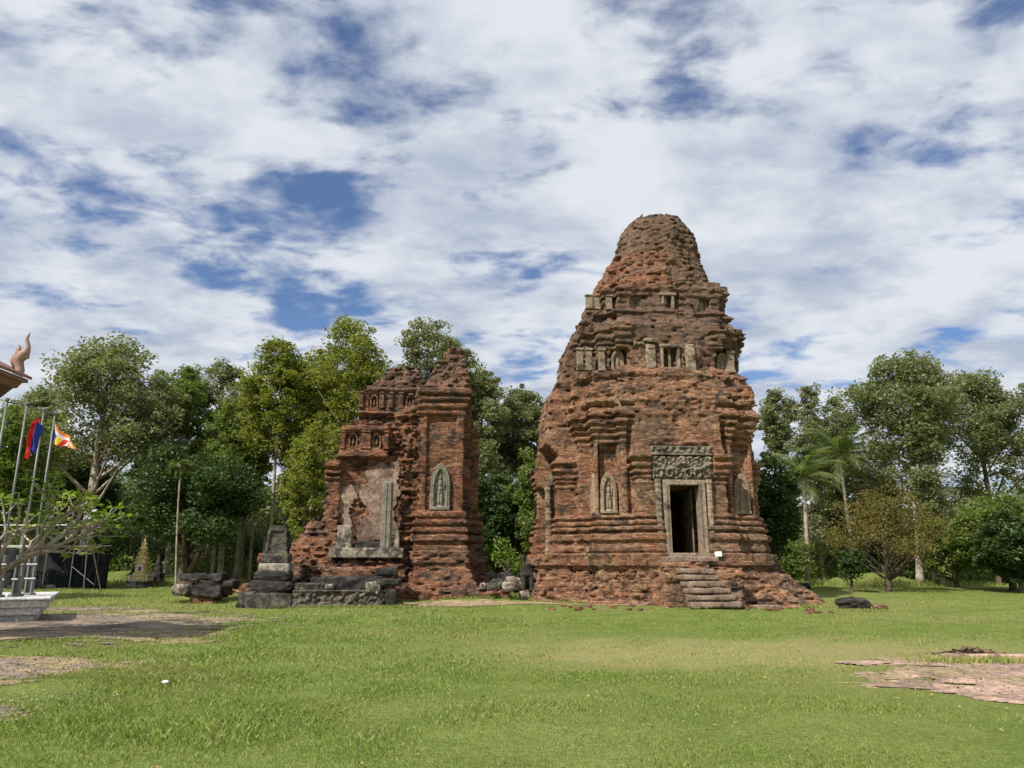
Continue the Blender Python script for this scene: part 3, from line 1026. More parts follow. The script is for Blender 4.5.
# first tier (z ~ 9.5-10.5) and second (z ~ 12.4-13.1), positions read off the photograph, set on the tier's wall plane
for px in (580, 589, 602): 
    u_, z_ = loc_main(px, 374, -3.05)
    mini_pilaster(MT, u_, -3.08, 9.45, .27, 1.02)
for px, w_ in ((648, .2), (634, .22), (708, .24), (713, .18), (731, .3)):
    u_, z_ = loc_main(px, 374, -3.05)
    mini_pilaster(MT, u_, -3.08 if abs(u_) > 1.4 else -3.52, 9.5, w_, .98)
small_niche(MT, -2.15, -2.98, 9.55, .56, .9)
small_niche(MT, 2.45, -2.98, 9.55, .52, .9)
MB().box((-.36, -3.42, 10.0), (.12, .3, .95), bev=.02).box((.36, -3.42, 10.0), (.12, .3, .95), bev=.02).box((0, -3.43, 10.52), (.95, .34, .13), bev=.03).box((0, -3.40, 9.53), (.85, .3, .10), bev=.02).box((0, -3.32, 10.05), (.1, .1, 1.0)).build('blind_window', tier_stone, MT)
rough_block('tier_block', (-.85, -3.42, 10.0), (.42, .35, 1.25), tier_stone, MT, 201, .05, .05)
rough_block('tier_block', (.86, -3.42, 10.0), (.40, .35, 1.3), tier_stone, MT, 202, .05, .05)
rough_block('tier_block', (-.85, -3.44, 10.75), (.6, .4, .18), tier_stone, MT, 203, .05, .05)
rough_block('tier_block', (-1.35, -3.4, 10.6), (.4, .4, .16), tier_stone, MT, 204, .05, .05)
for px, w_ in ((589, .3), (597, .22), (609, .26), (630, .26), (639, .24), (694, .2), (700, .2), (716, .22)):
    u_, z_ = loc_main(px, 308, -2.4)
    fr = -2.45 if abs(u_ - .3) > 1.25 else -2.82
    mini_pilaster(MT, u_, fr, 12.42, w_, .70)
small_niche(MT, -1.20, -2.45, 12.45, .42, .66)
small_niche(MT, 1.93, -2.45, 12.45, .42, .66)
MB().box((.0, -2.8, 12.75), (.12, .2, .7), bev=.02).box((.45, -2.8, 12.75), (.12, .2, .7), bev=.02).box((.22, -2.82, 13.1), (.75, .26, .13), bev=.02).build('blind_window', tier_stone, MT)

# stairs
landing = MB()
landing.box((-.12, -4.75, 1.70), (2.05, 1.1, .20), bev=.04)
landing.build('landing_slab', step_stone, MT)


rough_block('stair_block', (-.45, -5.0, .75), (1.6, 1.3, 1.72), brick_main, MT, 3, .06, .06, brick=True)
rough_block('stair_block', (1.15, -5.0, .62), (1.0, 1.2, 1.45), brick_main, MT, 4, .10, .06, brick=True)
rs = random.Random(4)
for k in range(7):
    top = 1.62 - k * .225
    rough_block('stair_step', (-.26 + k * .06, -5.35 - k * .26, top - .12), (1.35 + .08 * k, .42, .19), step_stone, MT, 20 + k, .035, .045)
    if k > 2: rough_block('stair_block', (-.2 + k * .05, -5.15 - k * .24, (top - .2) / 2), (1.2, .55, max(.2, top - .2)), brick_main, MT, 40 + k, .04, .07)

# ------------------------------------------------------------------ the ruined tower
LT = thing('ruined_brick_tower', 'half collapsed red brick tower with broken top, bare plaster patches and one carved niche', 'ruined tower', (LT_C[0], LT_C[1], 0), YAW)
LBASE = [(1.25, 1.5, .22), (1.5, 2.05, .34), (2.05, 2.25, .24), (2.25, 2.4, .12), (2.4, 2.68, .27), (2.68, 2.8, .10), (2.8, 3.0, .24), (3.0, 3.1, .08), (3.1, 3.32, .22), (3.32, 3.42, .06), (3.42, 3.66, .15)]
LCAP = [(7.75, 7.95, .08), (7.95, 8.05, .03), (8.05, 8.25, .16), (8.25, 8.33, .07), (8.33, 8.55, .24), (8.55, 8.62, .12), (8.62, 8.92, .34)]
STUBM = [(4.75, 4.88, .06), (4.98, 5.14, .14), (5.22, 5.40, .22), (5.48, 5.72, .32)]
HU = [(-5.3, 0.1), (-4.7, .4), (-4.35, 1.0), (-4.12, 2.2), (-3.8, 2.9), (-3.4, 3.35), (-2.87, 3.6), (-2.84, 5.75), (-2.3, 6.0), (-2.26, 7.3), (-1.68, 7.4), (-1.62, 8.75), (-1.1, 9.4), (-.5, 10.05),
      (1.0, 10.2), (1.06, 9.7), (1.3, 9.2), (1.75, 10.1), (2.25, 10.75), (2.3, 10.95), (2.98, 10.85), (3.12, 10.1), (3.3, 8.95), (3.6, 7.9), (3.75, 7.3), (3.95, 6.4), (4.3, 0.8), (4.8, 0.2)]


def ruin_field(u, v, z):
    H = interp(u, HU)
    mb = steps(z, LBASE) + steps(z, LCAP)
    fl = 0.75 * np.clip((2.0 - z) / 1.7, 0, 1.2) ** .95
    mm = np.maximum(mb, fl)
    # corner pier, broad face and narrower redents each side
    panel = np.where((np.abs(u - 2.08) < .62) & (z > 3.66) & (z < 7.75), .15, 0)
    pier = np.maximum(np.maximum(u - 3.03 - mm - np.where(z > 8.92, .12, 0), 1.12 - mm * .6 - u), np.maximum(-v - 3.22 - mm + panel, v - 1.0))
    taper = interp(z, [(0, 0), (8.95, 0), (9.0, .25), (10.8, .9)])
    pier = np.maximum(pier, -v - 3.22 - mm + taper * .8)
    p2 = np.maximum(np.maximum(u - 2.5 - mm, .45 - u), np.maximum(-v - 2.72 - mm, v - 1.0)) + interp(z, [(0, 0), (6.5, 0), (9, .5), (10, 1.5)])
    r1 = np.maximum(np.maximum(u - 3.36 - mm, -u), np.abs(v) - 2.3 - mm) + interp(z, [(0, 0), (7.8, 0), (9.5, .7)])
    r2 = np.maximum(np.maximum(u - 3.72 - mm, -u), np.abs(v) - 1.8 - mm) + interp(z, [(0, 0), (7.2, 0), (9, .9)])
    core = np.maximum(np.maximum(u - 2.8, -u - 2.75), np.maximum(-v - 2.50, v - 3.1)) + interp(z, [(0, 0), (6.1, 0), (7.4, .35), (7.9, .45), (9.1, .55), (9.3, .7), (10.4, .9)])
    stub = np.maximum(np.maximum(u + 2.15, -u - 2.75 - steps(z, STUBM)), np.maximum(-v - 2.72 - steps(z, STUBM), v - 3.1)) + np.where(z > 5.85, 3, 0)
    t1m = steps(z, [(5.95, 6.15, .22), (6.15, 6.3, .12), (7.1, 7.3, .16)])
    t1 = np.maximum(np.maximum(u + .22, -u - 2.22 - t1m), np.maximum(-v - 2.68 - t1m, v - 2)) + np.where((z > 7.35) | (z < 5.9), 3, 0)
    t2m = steps(z, [(7.9, 8.05, .2), (8.05, 8.2, .08), (8.95, 9.15, .16)])
    t2 = np.maximum(np.maximum(u - 1.15, -u - 1.62 - t2m), np.maximum(-v - 2.15 - t2m, v - 1.5)) + np.where((z > 9.2) | (z < 7.8), 3, 0)
    slope = interp(z, [(0, 1.0), (3.6, 0)])
    deb = np.maximum(np.maximum(u + 2.0, -u - 5.2), np.maximum(-v - 3.0 - slope * 1.0, v - 1.2 - slope)) 
    deb = np.maximum(deb, (z - interp(u, [(-5.2, .2), (-4.35, 1.0), (-4.12, 2.2), (-3.4, 3.3), (-2.2, 3.2)]) + np.maximum(0, -v - 2.2) * 1.6) * .6)
    plat = np.maximum(np.maximum(u - .75, -u - 2.45), np.maximum(-v - 3.75, v + 2)) 
    plat = np.maximum(plat, z - 1.70)
    rub = np.maximum(np.maximum(u - 1.1, -u - 3.3), np.maximum(-v - 4.4, v + 2))
    rub = np.maximum(rub, (z - 1.05 + np.clip(-v - 3.4, 0, 3) * .8) * .7)
    d = pier
    for q in (p2, r1, r2, core, stub, t1, t2, deb, plat, rub): d = np.minimum(d, q)
    d = np.maximum(d, (z - H) * .55 + np.maximum(0, np.abs(v + .8) - 1.9) * .0)
    back = interp(z, [(0, 9), (5.5, 3.3), (8, 1.6), (10.8, -.4)])
    d = np.maximum(d, (v - back) * .8)
    base = np.maximum(np.maximum(u - 4.9, -u - .2), np.maximum(-v - 4.5, v - 3.5))
    base = np.maximum(base, z - .56)
    d = np.minimum(d, base)
    for (uu, zc_, hw, hh, vv) in ((-1.72, 6.72, .22, .30, -2.68), (-.72, 6.72, .22, .30, -2.68), (-.95, 8.55, .2, .26, -2.15), (.62, 8.55, .2, .28, -2.15)):
        d = np.maximum(d, -np.maximum(np.maximum(np.abs(u - uu) - hw, np.abs(z - zc_) - hh), v - vv - .22))
    return d


def ruin_noise(u, v, z):
    course = np.floor(z / .11)
    s_ = (u + v) / .36 + .5 * (course % 2)
    hb = hashc(np.floor(s_), course, np.floor((u - v) / .35), 15)
    hb2 = hashc(np.floor(s_ * 1.9), np.floor(z / .11), np.floor((u - v) / .22), 19)
    ero = fbm(u * .6, v * .6, z * .8, 140, 4, .55)
    strat = fbm(u * 1.7, v * 1.7, z * 4.2, 160, 4, .6)
    fine = vnoise(u * 6, v * 6, z * 9, 180)
    good = (u > 1.0) & (z > 2.0) & (z < 8.95)
    okay = ((z > 6.0) & (z < 7.35) & (u < -.2)) | ((z > 7.85) & (z < 9.2) & (u < 1.1)) | ((u < -2.1) & (z > 4.6) & (z < 5.9))
    flat = (u < .4) & (u > -2.7) & (z > 2.2) & (z < 6.0)
    amp = np.where(good, .022, .15)
    amp = np.where(okay, .04, amp)
    amp = np.where(flat, .05, amp)
    amp = np.where((z < 2.0) & (u > .9), .06, amp)
    broken = np.where((u > .35) & (u < 1.15) & (z > 3.9) & (z < 9.2), .09, 0) * (v < -1.5)
    dmg = np.clip(ero - .25, 0, 1) * np.where(good, .12, .45)
    pit = np.clip(hb - .55, 0, 1) * np.where(good | okay, .06, .30)
    hl = hashc(np.floor((u + v) / 1.3), course, np.floor(u * 0), 45)
    return (amp + broken) * (strat * .35 + hb * .5 + hb2 * .35 + hl * .5 + fine * .35) + dmg + pit


field_mesh('brick_body', (-5.7, -5.3, -.1375), (5.3, 3.9, 11.2), (.066, .066, .055), ruin_field, brick_ruin, LT, .6, ruin_noise)
devata_niche(LT, 2.06, -3.11, 3.72, .86, 1.95, mat=sandstone_green)
MB().box((-.10, -3.35, 3.48), (.44, .34, 2.75), bev=.03, taper=.93).box((-.16, -3.53, 3.5), (.06, .04, 2.6)).box((.02, -3.53, 3.5), (.06, .04, 2.6)).build('door_post', sandstone_green, LT)
MB().box((.33, -3.25, 2.45), (.26, .3, .85), bev=.04, taper=.7).build('door_post', pale_stone, LT)
rough_block('threshold_slab', (-.82, -3.55, 1.95), (2.95, .75, .40), pale_stone, LT, 51, .025, .05)
rough_block('threshold_slab', (-.75, -3.1, 2.28), (1.2, .4, .28), black_stone, LT, 52, .03, .05)
rough_block('stone_block', (-1.78, -3.2, 2.6), (.62, .5, .95), pale_stone, LT, 53, .05, .05)


def plaster_patch(u0, u1, z0, z1, v, seed, mat):
    us = np.arange(u0, u1, .04); zs = np.arange(z0, z1, .04)
    U, Z = np.meshgrid(us, zs, indexing='ij')
    e = np.minimum(np.minimum(U - u0, u1 - U), np.minimum(Z - z0, z1 - Z))
    n = fbm(U * 1.1, Z * 1.1, U * 0, seed, 5, .6)
    mask = e + n * .45 > .18
    H = .06 + .035 * fbm(U * 2, Z * 2, U * 0, seed + 3, 4) + .02 * np.clip(n, -1, 0)
    slab_relief('plaster_patch', us, zs, H, mask, mat, LT, .2, ((0, v, 0), 0))


plaster_patch(-1.35, .45, 2.3, 5.95, -2.50, 5, plaster)
plaster_patch(-2.68, -1.35, 2.9, 4.95, -2.52, 9, plaster)
for uu in (-2.15, -1.25, -1.05, -.3):
    mini_pilaster(LT, uu, -2.72, 6.3, .2, .82, brick_ruin, .14)
small_niche(LT, -1.72, -2.62, 6.36, .40, .72, mat=brick_ruin)
small_niche(LT, -.72, -2.62, 6.36, .40, .72, mat=brick_ruin)
for uu in (-1.5, -.6, -.2, .25, 1.0):
    mini_pilaster(LT, uu, -2.2, 8.2, .18, .75, brick_ruin, .14)
small_niche(LT, -.95, -2.1, 8.22, .36, .66, mat=brick_ruin)
small_niche(LT, .62, -2.1, 8.22, .36, .66, mat=brick_ruin)

# ------------------------------------------------------------------ old stones in front of the ruin
SEED = [100]


def boulder(name, c, size, mat, parent=None, seed=None, rz=0.0, box=0.5, res=3, rough=.12):
    """rounded broken stone"""
    SEED[0] += 1
    seed = seed or SEED[0]
    import bmesh
    bm = bmesh.new()
    bmesh.ops.create_icosphere(bm, subdivisions=res, radius=1)
    co = np.array([v.co[:] for v in bm.verts])
    nrm = co / np.max(np.abs(co), axis=1, keepdims=True)
    co = co * (1 - box) + nrm * box * .85
    n = fbm(co[:, 0] * 1.6 + seed, co[:, 1] * 1.6, co[:, 2] * 1.6, seed, 4, .6)
    co = co * (1 + rough * n)[:, None] * np.array(size) / 2
    for v, c_ in zip(bm.verts, co): v.co = c_
    me = bpy.data.meshes.new(name)
    bm.to_mesh(me); bm.free()
    me.materials.append(mat)
    o = bpy.data.objects.new(name, me)
    COL.objects.link(o)
    o.location = c
    o.rotation_euler = (0, 0, rz)
    if parent: o.parent = parent
    return o


def ground_at(px, py, Y0=28.0):
    """walk the view ray of a photo pixel down to the ground"""
    lo_, hi_ = 3.0, 90.0
    for _ in range(60):
        m_ = (lo_ + hi_) / 2
        q = W(px, py, m_)
        if q.z > float(gz(q.x, q.y)): lo_ = m_
        else: hi_ = m_
    q = W(px, py, lo_)
    q.z = float(gz(q.x, q.y))
    return q


# pedestal with an upright stele
q = ground_at(270, 606)
SC = q.y / 29.0
t_ = thing('stone_pedestal_with_stele', 'black lichened stone pedestal carrying an upright stele, left of the long carved plinth', 'pedestal', q, R(3))
SP = lambda name, c, size, mat, sd, amp=.04, rz=0: rough_block(name, c, size, mat, t_, sd, amp, .05, rz)
SP('footing', (0.1, -.1, .2), (1.7, 1.3, .55), black_stone_moss, 61, .06)
SP('side_block', (-.72, -.45, .28), (.62, .6, .55), black_stone_moss, 62)
boulder('drum', (.05, .1, .70), (1.95, 1.5, .62), black_stone, t_, 63, box=.62, rough=.10)
boulder('drum', (.05, .1, 1.10), (1.6, 1.25, .50), black_stone, t_, 64, box=.62, rough=.10)
SP('tier_block', (0.1, .1, 1.42), (1.12, .8, .32), sandstone, 65, .035)
SP('tier_block', (0.1, .1, 1.75), (1.0, .7, .34), black_stone_moss, 66, .03)
SP('brick_core', (-.42, .3, 1.5), (.35, .6, .9), brick_rubble, 67, .05)
us = np.arange(-.46, .47, .025); zs = np.arange(0, 1.12, .025)
U, Z = np.meshgrid(us, zs, indexing='ij')
hw = .45 - .10 * (Z / 1.1) - .12 * np.clip((Z - .9) / .2, 0, 1) ** 2
H = np.where((np.abs(U) < hw - .12) & (Z > .14) & (Z < .9), .04, .12) + .012 * vnoise(U * 9, Z * 9, U * 0, 3)
slab_relief('stele', us, zs, H, np.abs(U) <= hw, black_stone_moss, t_, .22, ((.08, .1, 1.9), 0))
MB().box((.48, .15, 2.35), (.10, .2, .95), bev=.02).build('side_slab', black_stone, t_)
MB().box((-.42, .25, 2.2), (.10, .2, .75), bev=.02).build('side_slab', black_stone, t_)

# long carved plinth
q = ground_at(346, 607)
t_ = thing('carved_stone_plinth', 'long low black stone plinth with carved front, before the ruined tower', 'stone plinth', q, R(3))
us = np.arange(-1.95, 1.45, .025); zs = np.arange(-.1, .62, .025)
U, Z = np.meshgrid(us, zs, indexing='ij')
H = .05 + .10 * np.clip(vnoise(U * 11, Z * 10, U * 0, 14) + .3 * np.sin(U * 21), -.4, .6) * (Z > .10) * (Z < .52) + .06 * (Z > .54) + .05 * (Z < .08) + .05 * vnoise(U * 4, Z * 5, U * 0, 4) + .02 * vnoise(U * 25, Z * 25, U * 0, 4)
slab_relief('carved_front', us, zs, H, np.ones_like(U, bool), stone_mat('carved_black_stone', (0.15, .125, .10), (.07, .06, .05), dark_amt=.6, scale=5, bstr=1), t_, .5, ((0, 0, 0), 0))
rough_block('top_block', (-.05, .55, .80), (2.75, .7, .5), black_stone, t_, 71, .09, .05)
rough_block('top_block', (-1.5, .5, .70), (.95, .7, .28), black_stone_moss, t_, 72, .05, .05)
rough_block('end_block', (1.62, .25, .3), (.42, .6, .72), black_stone, t_, 73, .05, .05)
rough_block('cap_block', (1.35, .1, .88), (1.25, .5, .24), black_stone, t_, 74, .06, .045, R(-8))
rough_block('carved_fragment', (.95, -.02, .70), (.5, .3, .38), pale_stone, t_, 75, .09, .04)
rough_block('carved_fragment', (-.65, .1, .72), (.3, .2, .25), pale_stone, t_, 76, .06, .04)
rough_block('brick_course', (.2, 1.1, 1.05), (2.6, .5, .75), brick_rubble, t_, 77, .05, .06, 0, True)
rough_block('top_block', (1.35, .95, 1.25), (.8, .5, .3), black_stone, t_, 78, .06, .045)

# stacked slabs, left
q = ground_at(201, 603)
t_ = thing('stacked_stone_slabs', 'dark lichened sandstone slabs stacked on a small brick footing in the grass', 'stone stack', q, R(-4))
rough_block('brick_footing', (.05, .2, .12), (1.0, .7, .4), brick_rubble, t_, 81, .05, .05, 0, True)
rough_block('slab', (.05, .2, .48), (1.55, .95, .42), black_stone, t_, 82, .10, .05)
rough_block('slab', (.55, .2, .72), (1.5, .8, .30), black_stone, t_, 83, .07, .05)
rough_block('slab', (.02, .2, .98), (1.65, .95, .26), black_stone, t_, 84, .08, .05)
rough_block('slab', (.75, .3, .42), (.5, .6, .3), black_stone_moss, t_, 85, .05, .05)
boulder('pale_stone', (-.72, -.2, .5), (.72, .6, .52), pale_stone, t_, 3, box=.6)
q = ground_at(217, 573)
for i, (dx, s_, m_, lb) in enumerate(((-1.3, 1.0, pale_stone, 'pale flat stone on the grass behind the stacked slabs, left one of three'), (.2, 1.5, black_stone, 'dark flat stone behind the stacked slabs, between two pale ones'), (2.1, 1.5, pale_stone, 'long pale stone on the grass behind the stacked slabs, right one of three'))):
    o = boulder('flat_stone', (q.x + dx, q.y, q.z + .12), (s_, .6, .38), m_, None, box=.6)
    tag(o, lb, 'stone', 'flat stones behind the slabs')

# brick heap beside the pedestal
q = ground_at(236, 594)
t_ = thing('brick_rubble_heap', 'low spread of broken red bricks on the grass beside the stele pedestal', 'brick rubble', q)
patchy = rough_block('fallen_bricks', (0, .3, .08), (1.5, 1.3, .22), brick_rubble, t_, 91, .12, .05, 0, True)
boulder('brick_lump', (.42, .3, .32), (.62, .5, .42), brick_rubble, t_, 4, box=.5)
boulder('brick_lump', (-.3, .1, .16), (.5, .4, .25), brick_rubble, t_, 5, box=.5)

# stone fragments between the towers
rr = random.Random(12)
frag = []
spots = [(489, 583, .5, .45), (497, 590, .42, .35), (505, 586, .6, .5), (513, 591, .45, .4), (520, 588, .5, .5), (494, 574, .7, .55), (504, 577, .8, .5), (530, 589, .6, .35), (537, 591, .5, .25), (484, 590, .3, .22), (491, 594, .25, .2), (508, 594, .35, .25), (524, 594, .3, .25), (543, 590, .45, .2)]
descr = ['pale upright carved fragment at the foot of the ruin', 'small dark fragment under the short stele', 'pale curved fragment in the middle of the stone pile', 'grey chunk in the stone pile with a lit face', 'dark chunk leaning on the lion statue base',
         'large dark block below the short stele', 'wide dark slab between stele and lion statue', 'flat brown stone beside the lion statue', 'low worn stone right of the lion statue', 'little pale stone nearest the ruined tower',
         'little grey stone on the grass edge below the fragment pile', 'small brown stone in front of the curved fragment', 'small pale stone in front of the lion statue', 'flat reddish stone nearest the standing tower']
for i, (px_, py_, w_, h_) in enumerate(spots):
    q = ground_at(px_, py_ + 6, 30)
    if px_ < 514: q.z = max(q.z, .52)
    w_ *= 1.35; h_ *= 1.45
    o = boulder('stone_fragment', (q.x, q.y, q.z + h_ * .42), (w_, w_ * .8, h_), [pale_stone, black_stone_moss, sandstone][i % 3], None, None, rr.uniform(-1, 1), .55, 3, .3)
    tag(o, descr[i], 'stone fragment', 'carved fragments piled between the towers')
q = ground_at(497, 588)
o = rough_block('stone_base_block', (q.x + .15, q.y + .4, q.z + .55), (1.1, .8, .95), black_stone, None, 95, .08, .05)
tag(o, 'dark square base block carrying the short stele, between the towers', 'stone block')
q2 = (q.x + .05, q.y + .4, q.z + 1.02)
us = np.arange(-.17, .175, .02); zs = np.arange(0, .95, .02)
U, Z = np.meshgrid(us, zs, indexing='ij')
o = slab_relief('short_stele', us, zs, .08 + .02 * vnoise(U * 12, Z * 8, U * 0, 6), np.abs(U) <= arch_w(Z / .95, .17), black_stone, None, .12)
o.location = q2
tag(o, 'short narrow black stele standing upright on a dark block between the towers', 'stele')

# seated lion statue (headless, weathered)
q = ground_at(527, 597)


def skin_body(name, verts, edges, radii, mat, parent=None, sub=2, root=0):
    me = bpy.data.meshes.new(name)
    me.from_pydata(verts, edges, [])
    o = bpy.data.objects.new(name, me)
    COL.objects.link(o)
    sk = o.modifiers.new('skin', 'SKIN')
    for i, r_ in enumerate(radii):
        me.skin_vertices[0].data[i].radius = (r_, r_) if not hasattr(r_, '__len__') else r_
    me.skin_vertices[0].data[root].use_root = True
    sb = o.modifiers.new('sub', 'SUBSURF')
    sb.levels = sb.render_levels = sub
    me.materials.append(mat)
    if parent: o.parent = parent
    return o


t_ = thing('lion_statue', 'weathered dark stone guardian lion without a face, beside the standing tower', 'statue', q, R(10))
lv = [(0, .1, .78), (0, -.05, 1.05), (0, -.08, 1.28), (0, -.12, 1.42), (0, .22, .55), (-.16, -.12, .85), (-.17, -.16, .5), (-.17, -.2, .18), (.16, -.12, .85), (.17, -.16, .5), (.17, -.2, .18), (-.2, .2, .42), (-.2, -.05, .38), (.2, .2, .42), (.2, -.05, .38)]
le = [(0, 1), (1, 2), (2, 3), (0, 4), (1, 5), (5, 6), (6, 7), (1, 8), (8, 9), (9, 10), (4, 11), (11, 12), (4, 13), (13, 14)]
skin_body('lion_body', lv, le, [.24, .25, .19, .15, .22, .12, .10, .09, .12, .10, .09, .15, .1, .15, .1], black_stone, t_, 2)
rough_block('statue_base', (0, 0, .06), (.75, .8, .22), pale_stone, t_, 97, .04, .05)

# rocks at the right foot of the tower, slab on the lawn
q = ground_at(853, 609)
o = boulder('dark_rock', (q.x, q.y, q.z + .16), (1.15, .7, .50), black_stone, None, 9, .2, .25, 3, .6); tag(o, 'larger dark rock lying on the lawn right of the standing tower', 'rock')
o = boulder('brick_chunk', (q.x + .85, q.y - .3, q.z + .06), (.6, .4, .25), brick_rubble, None, 10, 0, .5); tag(o, 'small reddish brick chunk beside the larger dark rock', 'brick chunk')
q = ground_at(765, 608)
o = MB().box((0, 0, 0), (1.05, .3, .12), bev=.02).build('fallen_slab', sandstone_pale, None); o.location = (q.x, q.y + .1, q.z + .04); o.rotation_euler = (0, 0, R(2)); tag(o, 'pale straight edged slab lying in the grass at the foot of the tower', 'stone slab')
for i, (px_, py_, lb) in enumerate(((797, 588, 'dark round rock behind the rubble slope, nearest the tower'), (805, 589, 'dark round rock behind the rubble slope, farther from the tower'))):
    q = ground_at(px_, py_)
    o = boulder('dark_rock', (q.x, q.y, q.z + .12), (.75, .5, .5), black_stone, None); tag(o, lb, 'rock', 'dark rocks behind the rubble slope')

# kerb and dead leaves by the right pavement
q = ground_at(1000, 661)
o = MB().box((0, 0, 0), (3.4, .14, .12), bev=.02).build('stone_edging', laterite, None); o.location = (q.x + .75, q.y, q.z + .05); o.rotation_euler = (0, 0, R(-2)); tag(o, 'thin straight stone edging along the far side of the pink pavement', 'stone edging')
rg = np.random.default_rng(5)
q = ground_at(975, 655)
n = 420
P0 = np.stack([q.x + rg.normal(0, .30, n) * 1.0, q.y + rg.normal(0, .10, n), np.zeros(n)], 1)
P0[:, 2] = gz(P0[:, 0], P0[:, 1]) + .02 + rg.random(n) * .10 * np.exp(-((P0[:, 0] - q.x) / .4) ** 2)


def leaf_quads(P, size, rng, up=0.5, aspect=0.55):
    n = len(P)
    N = rng.normal(0, 1, (n, 3)); N[:, 2] += up * np.sign(N[:, 2] + 1e-6)
    N /= np.linalg.norm(N, axis=1, keepdims=True)
    A = np.cross(N, rng.normal(0, 1, (n, 3))); A /= np.linalg.norm(A, axis=1, keepdims=True) + 1e-9
    B = np.cross(N, A)
    s = size if hasattr(size, '__len__') else np.full(n, size)
    s = (s * rng.uniform(.7, 1.35, n))[:, None]
    V = np.stack([P - A * s, P - B * s * aspect + N * s * .12, P + A * s, P + B * s * aspect + N * s * .12], 1).reshape(-1, 3)
    Q = np.arange(4 * n).reshape(-1, 4)
    return V, Q


dead = plain_mat('dead_leaves', (0.16, 0.10, 0.06), .8, var=.6, scale=12)
V_, Q_ = leaf_quads(P0, .045, rg, 1.5)
tag(fast_mesh('dead_leaves', V_, Q_, dead), kind='stuff')
q = ground_at(165, 686)
o = MB().box((0, 0, 0), (.09, .07, .045), bev=.02).build('litter_scrap', white_paint, None); o.location = (q.x, q.y, q.z + .05); tag(o, 'small white scrap of litter in the short grass', 'litter')
q_l = Vector((1.10, -4.72, 1.88))
o = MB().box((0, 0, 0), (.26, .16, .2), bev=.02).build('white_lamp_box', white_paint, None)
o.location = (MT_C[0] + q_l.x * math.cos(YAW) - q_l.y * math.sin(YAW), MT_C[1] + q_l.x * math.sin(YAW) + q_l.y * math.cos(YAW), 1.89)
tag(o, 'small white box standing at the right end of the doorway landing', 'box')

# ------------------------------------------------------------------ trees


def crown_cloud(rng, ells, n_clump, per, csize, flat=.7):
    """clump centres spread in ellipsoids (toward the shell), leaves round each"""
    vols = np.array([e[3] * e[4] * e[5] for e in ells]); pr = vols ** .75 / np.sum(vols ** .75)
    k = rng.choice(len(ells), n_clump, p=pr)
    D = rng.normal(0, 1, (n_clump, 3)); D /= np.linalg.norm(D, axis=1, keepdims=True)
    r = rng.random(n_clump) ** .42
    E = np.array(ells)
    C = E[k, :3] + D * r[:, None] * E[k, 3:6]
    cs = csize * rng.uniform(.55, 1.45, n_clump)
    L = rng.normal(0, 1, (n_clump, per, 3))
    L /= np.maximum(1, np.linalg.norm(L, axis=2, keepdims=True) / 1.5)
    P = C[:, None, :] + L * cs[:, None, None] * np.array([.62, .62, .62 * flat])
    return C, P.reshape(-1, 3)


def bez(a, b, c, n):
    return [a * (1 - t) ** 2 + b * 2 * t * (1 - t) + c * t * t for t in [i / n for i in range(n + 1)]]


def make_tree(name, label, x, y, z, ells, trunk_r, H_trunk, leaf_m, bark_m, n_clump=90, per=60, csize=.9, lsize=.13, seed=1, n_limb=26, cat='tree', group=None, lean=(0, 0), trunks=1, flat=.7, up=.5, limb_r=.3):
    rng = np.random.default_rng(seed)
    t = thing(name, label, cat, (x, y, z), 0, group)
    C, P = crown_cloud(rng, ells, n_clump, per, csize, flat)
    top = max(e[2] + e[5] * .5 for e in ells)
    for ti in range(trunks):
        mb = MB()
        off = Vector((ti * .9 - (trunks - 1) * .45, rng.uniform(-.3, .3), 0)) if trunks > 1 else Vector((0, 0, 0))
        e = ells[ti % len(ells)] if trunks > 1 else ells[0]
        endp = Vector((e[0] * .75 + lean[0], e[1] * .5 + lean[1], top * (.93 if trunks == 1 else .85)))
        pts = bez(off + Vector((0, 0, -.2)), off * .8 + Vector((rng.uniform(-.5, .5) * trunk_r * 3, 0, H_trunk)), endp, 14)
        rad = [trunk_r * (1 + .35 * max(0, 1 - i / 1.5)) * (1 - .9 * (i / 14) ** 1.1) + .015 for i in range(15)]
        mb.tube(pts, rad, 9)
        sel = rng.choice(n_clump, min(n_clump, n_limb // trunks + 1), replace=False)
        for k in sel:
            c = Vector(C[k])
            if c.z < H_trunk * .55: continue
            # branch leaves the trunk lower than its tip
            f = max(H_trunk * .5, c.z - (Vector((c.x, c.y, 0)) - Vector((pts[7].x, pts[7].y, 0))).length * rng.uniform(.7, 1.2)) 
            f = min(f, endp.z * .95)
            i0 = min(range(15), key=lambda i: abs(pts[i].z - f))
            a = pts[i0]
            r0 = rad[i0] * rng.uniform(limb_r, limb_r * 2)
            m = (a + c) / 2 + Vector((rng.uniform(-.3, .3), rng.uniform(-.3, .3), -rng.uniform(.0, .6)))
            mb.tube(bez(a, m, c, 5), [r0 * (1 - .85 * i / 5) + .01 for i in range(6)], 5)
        mb.build('trunk', bark_m, t, smooth=True)
    V, Q = leaf_quads(P, lsize, rng, up)
    fast_mesh('crown', V, Q, leaf_m, t)
    return t


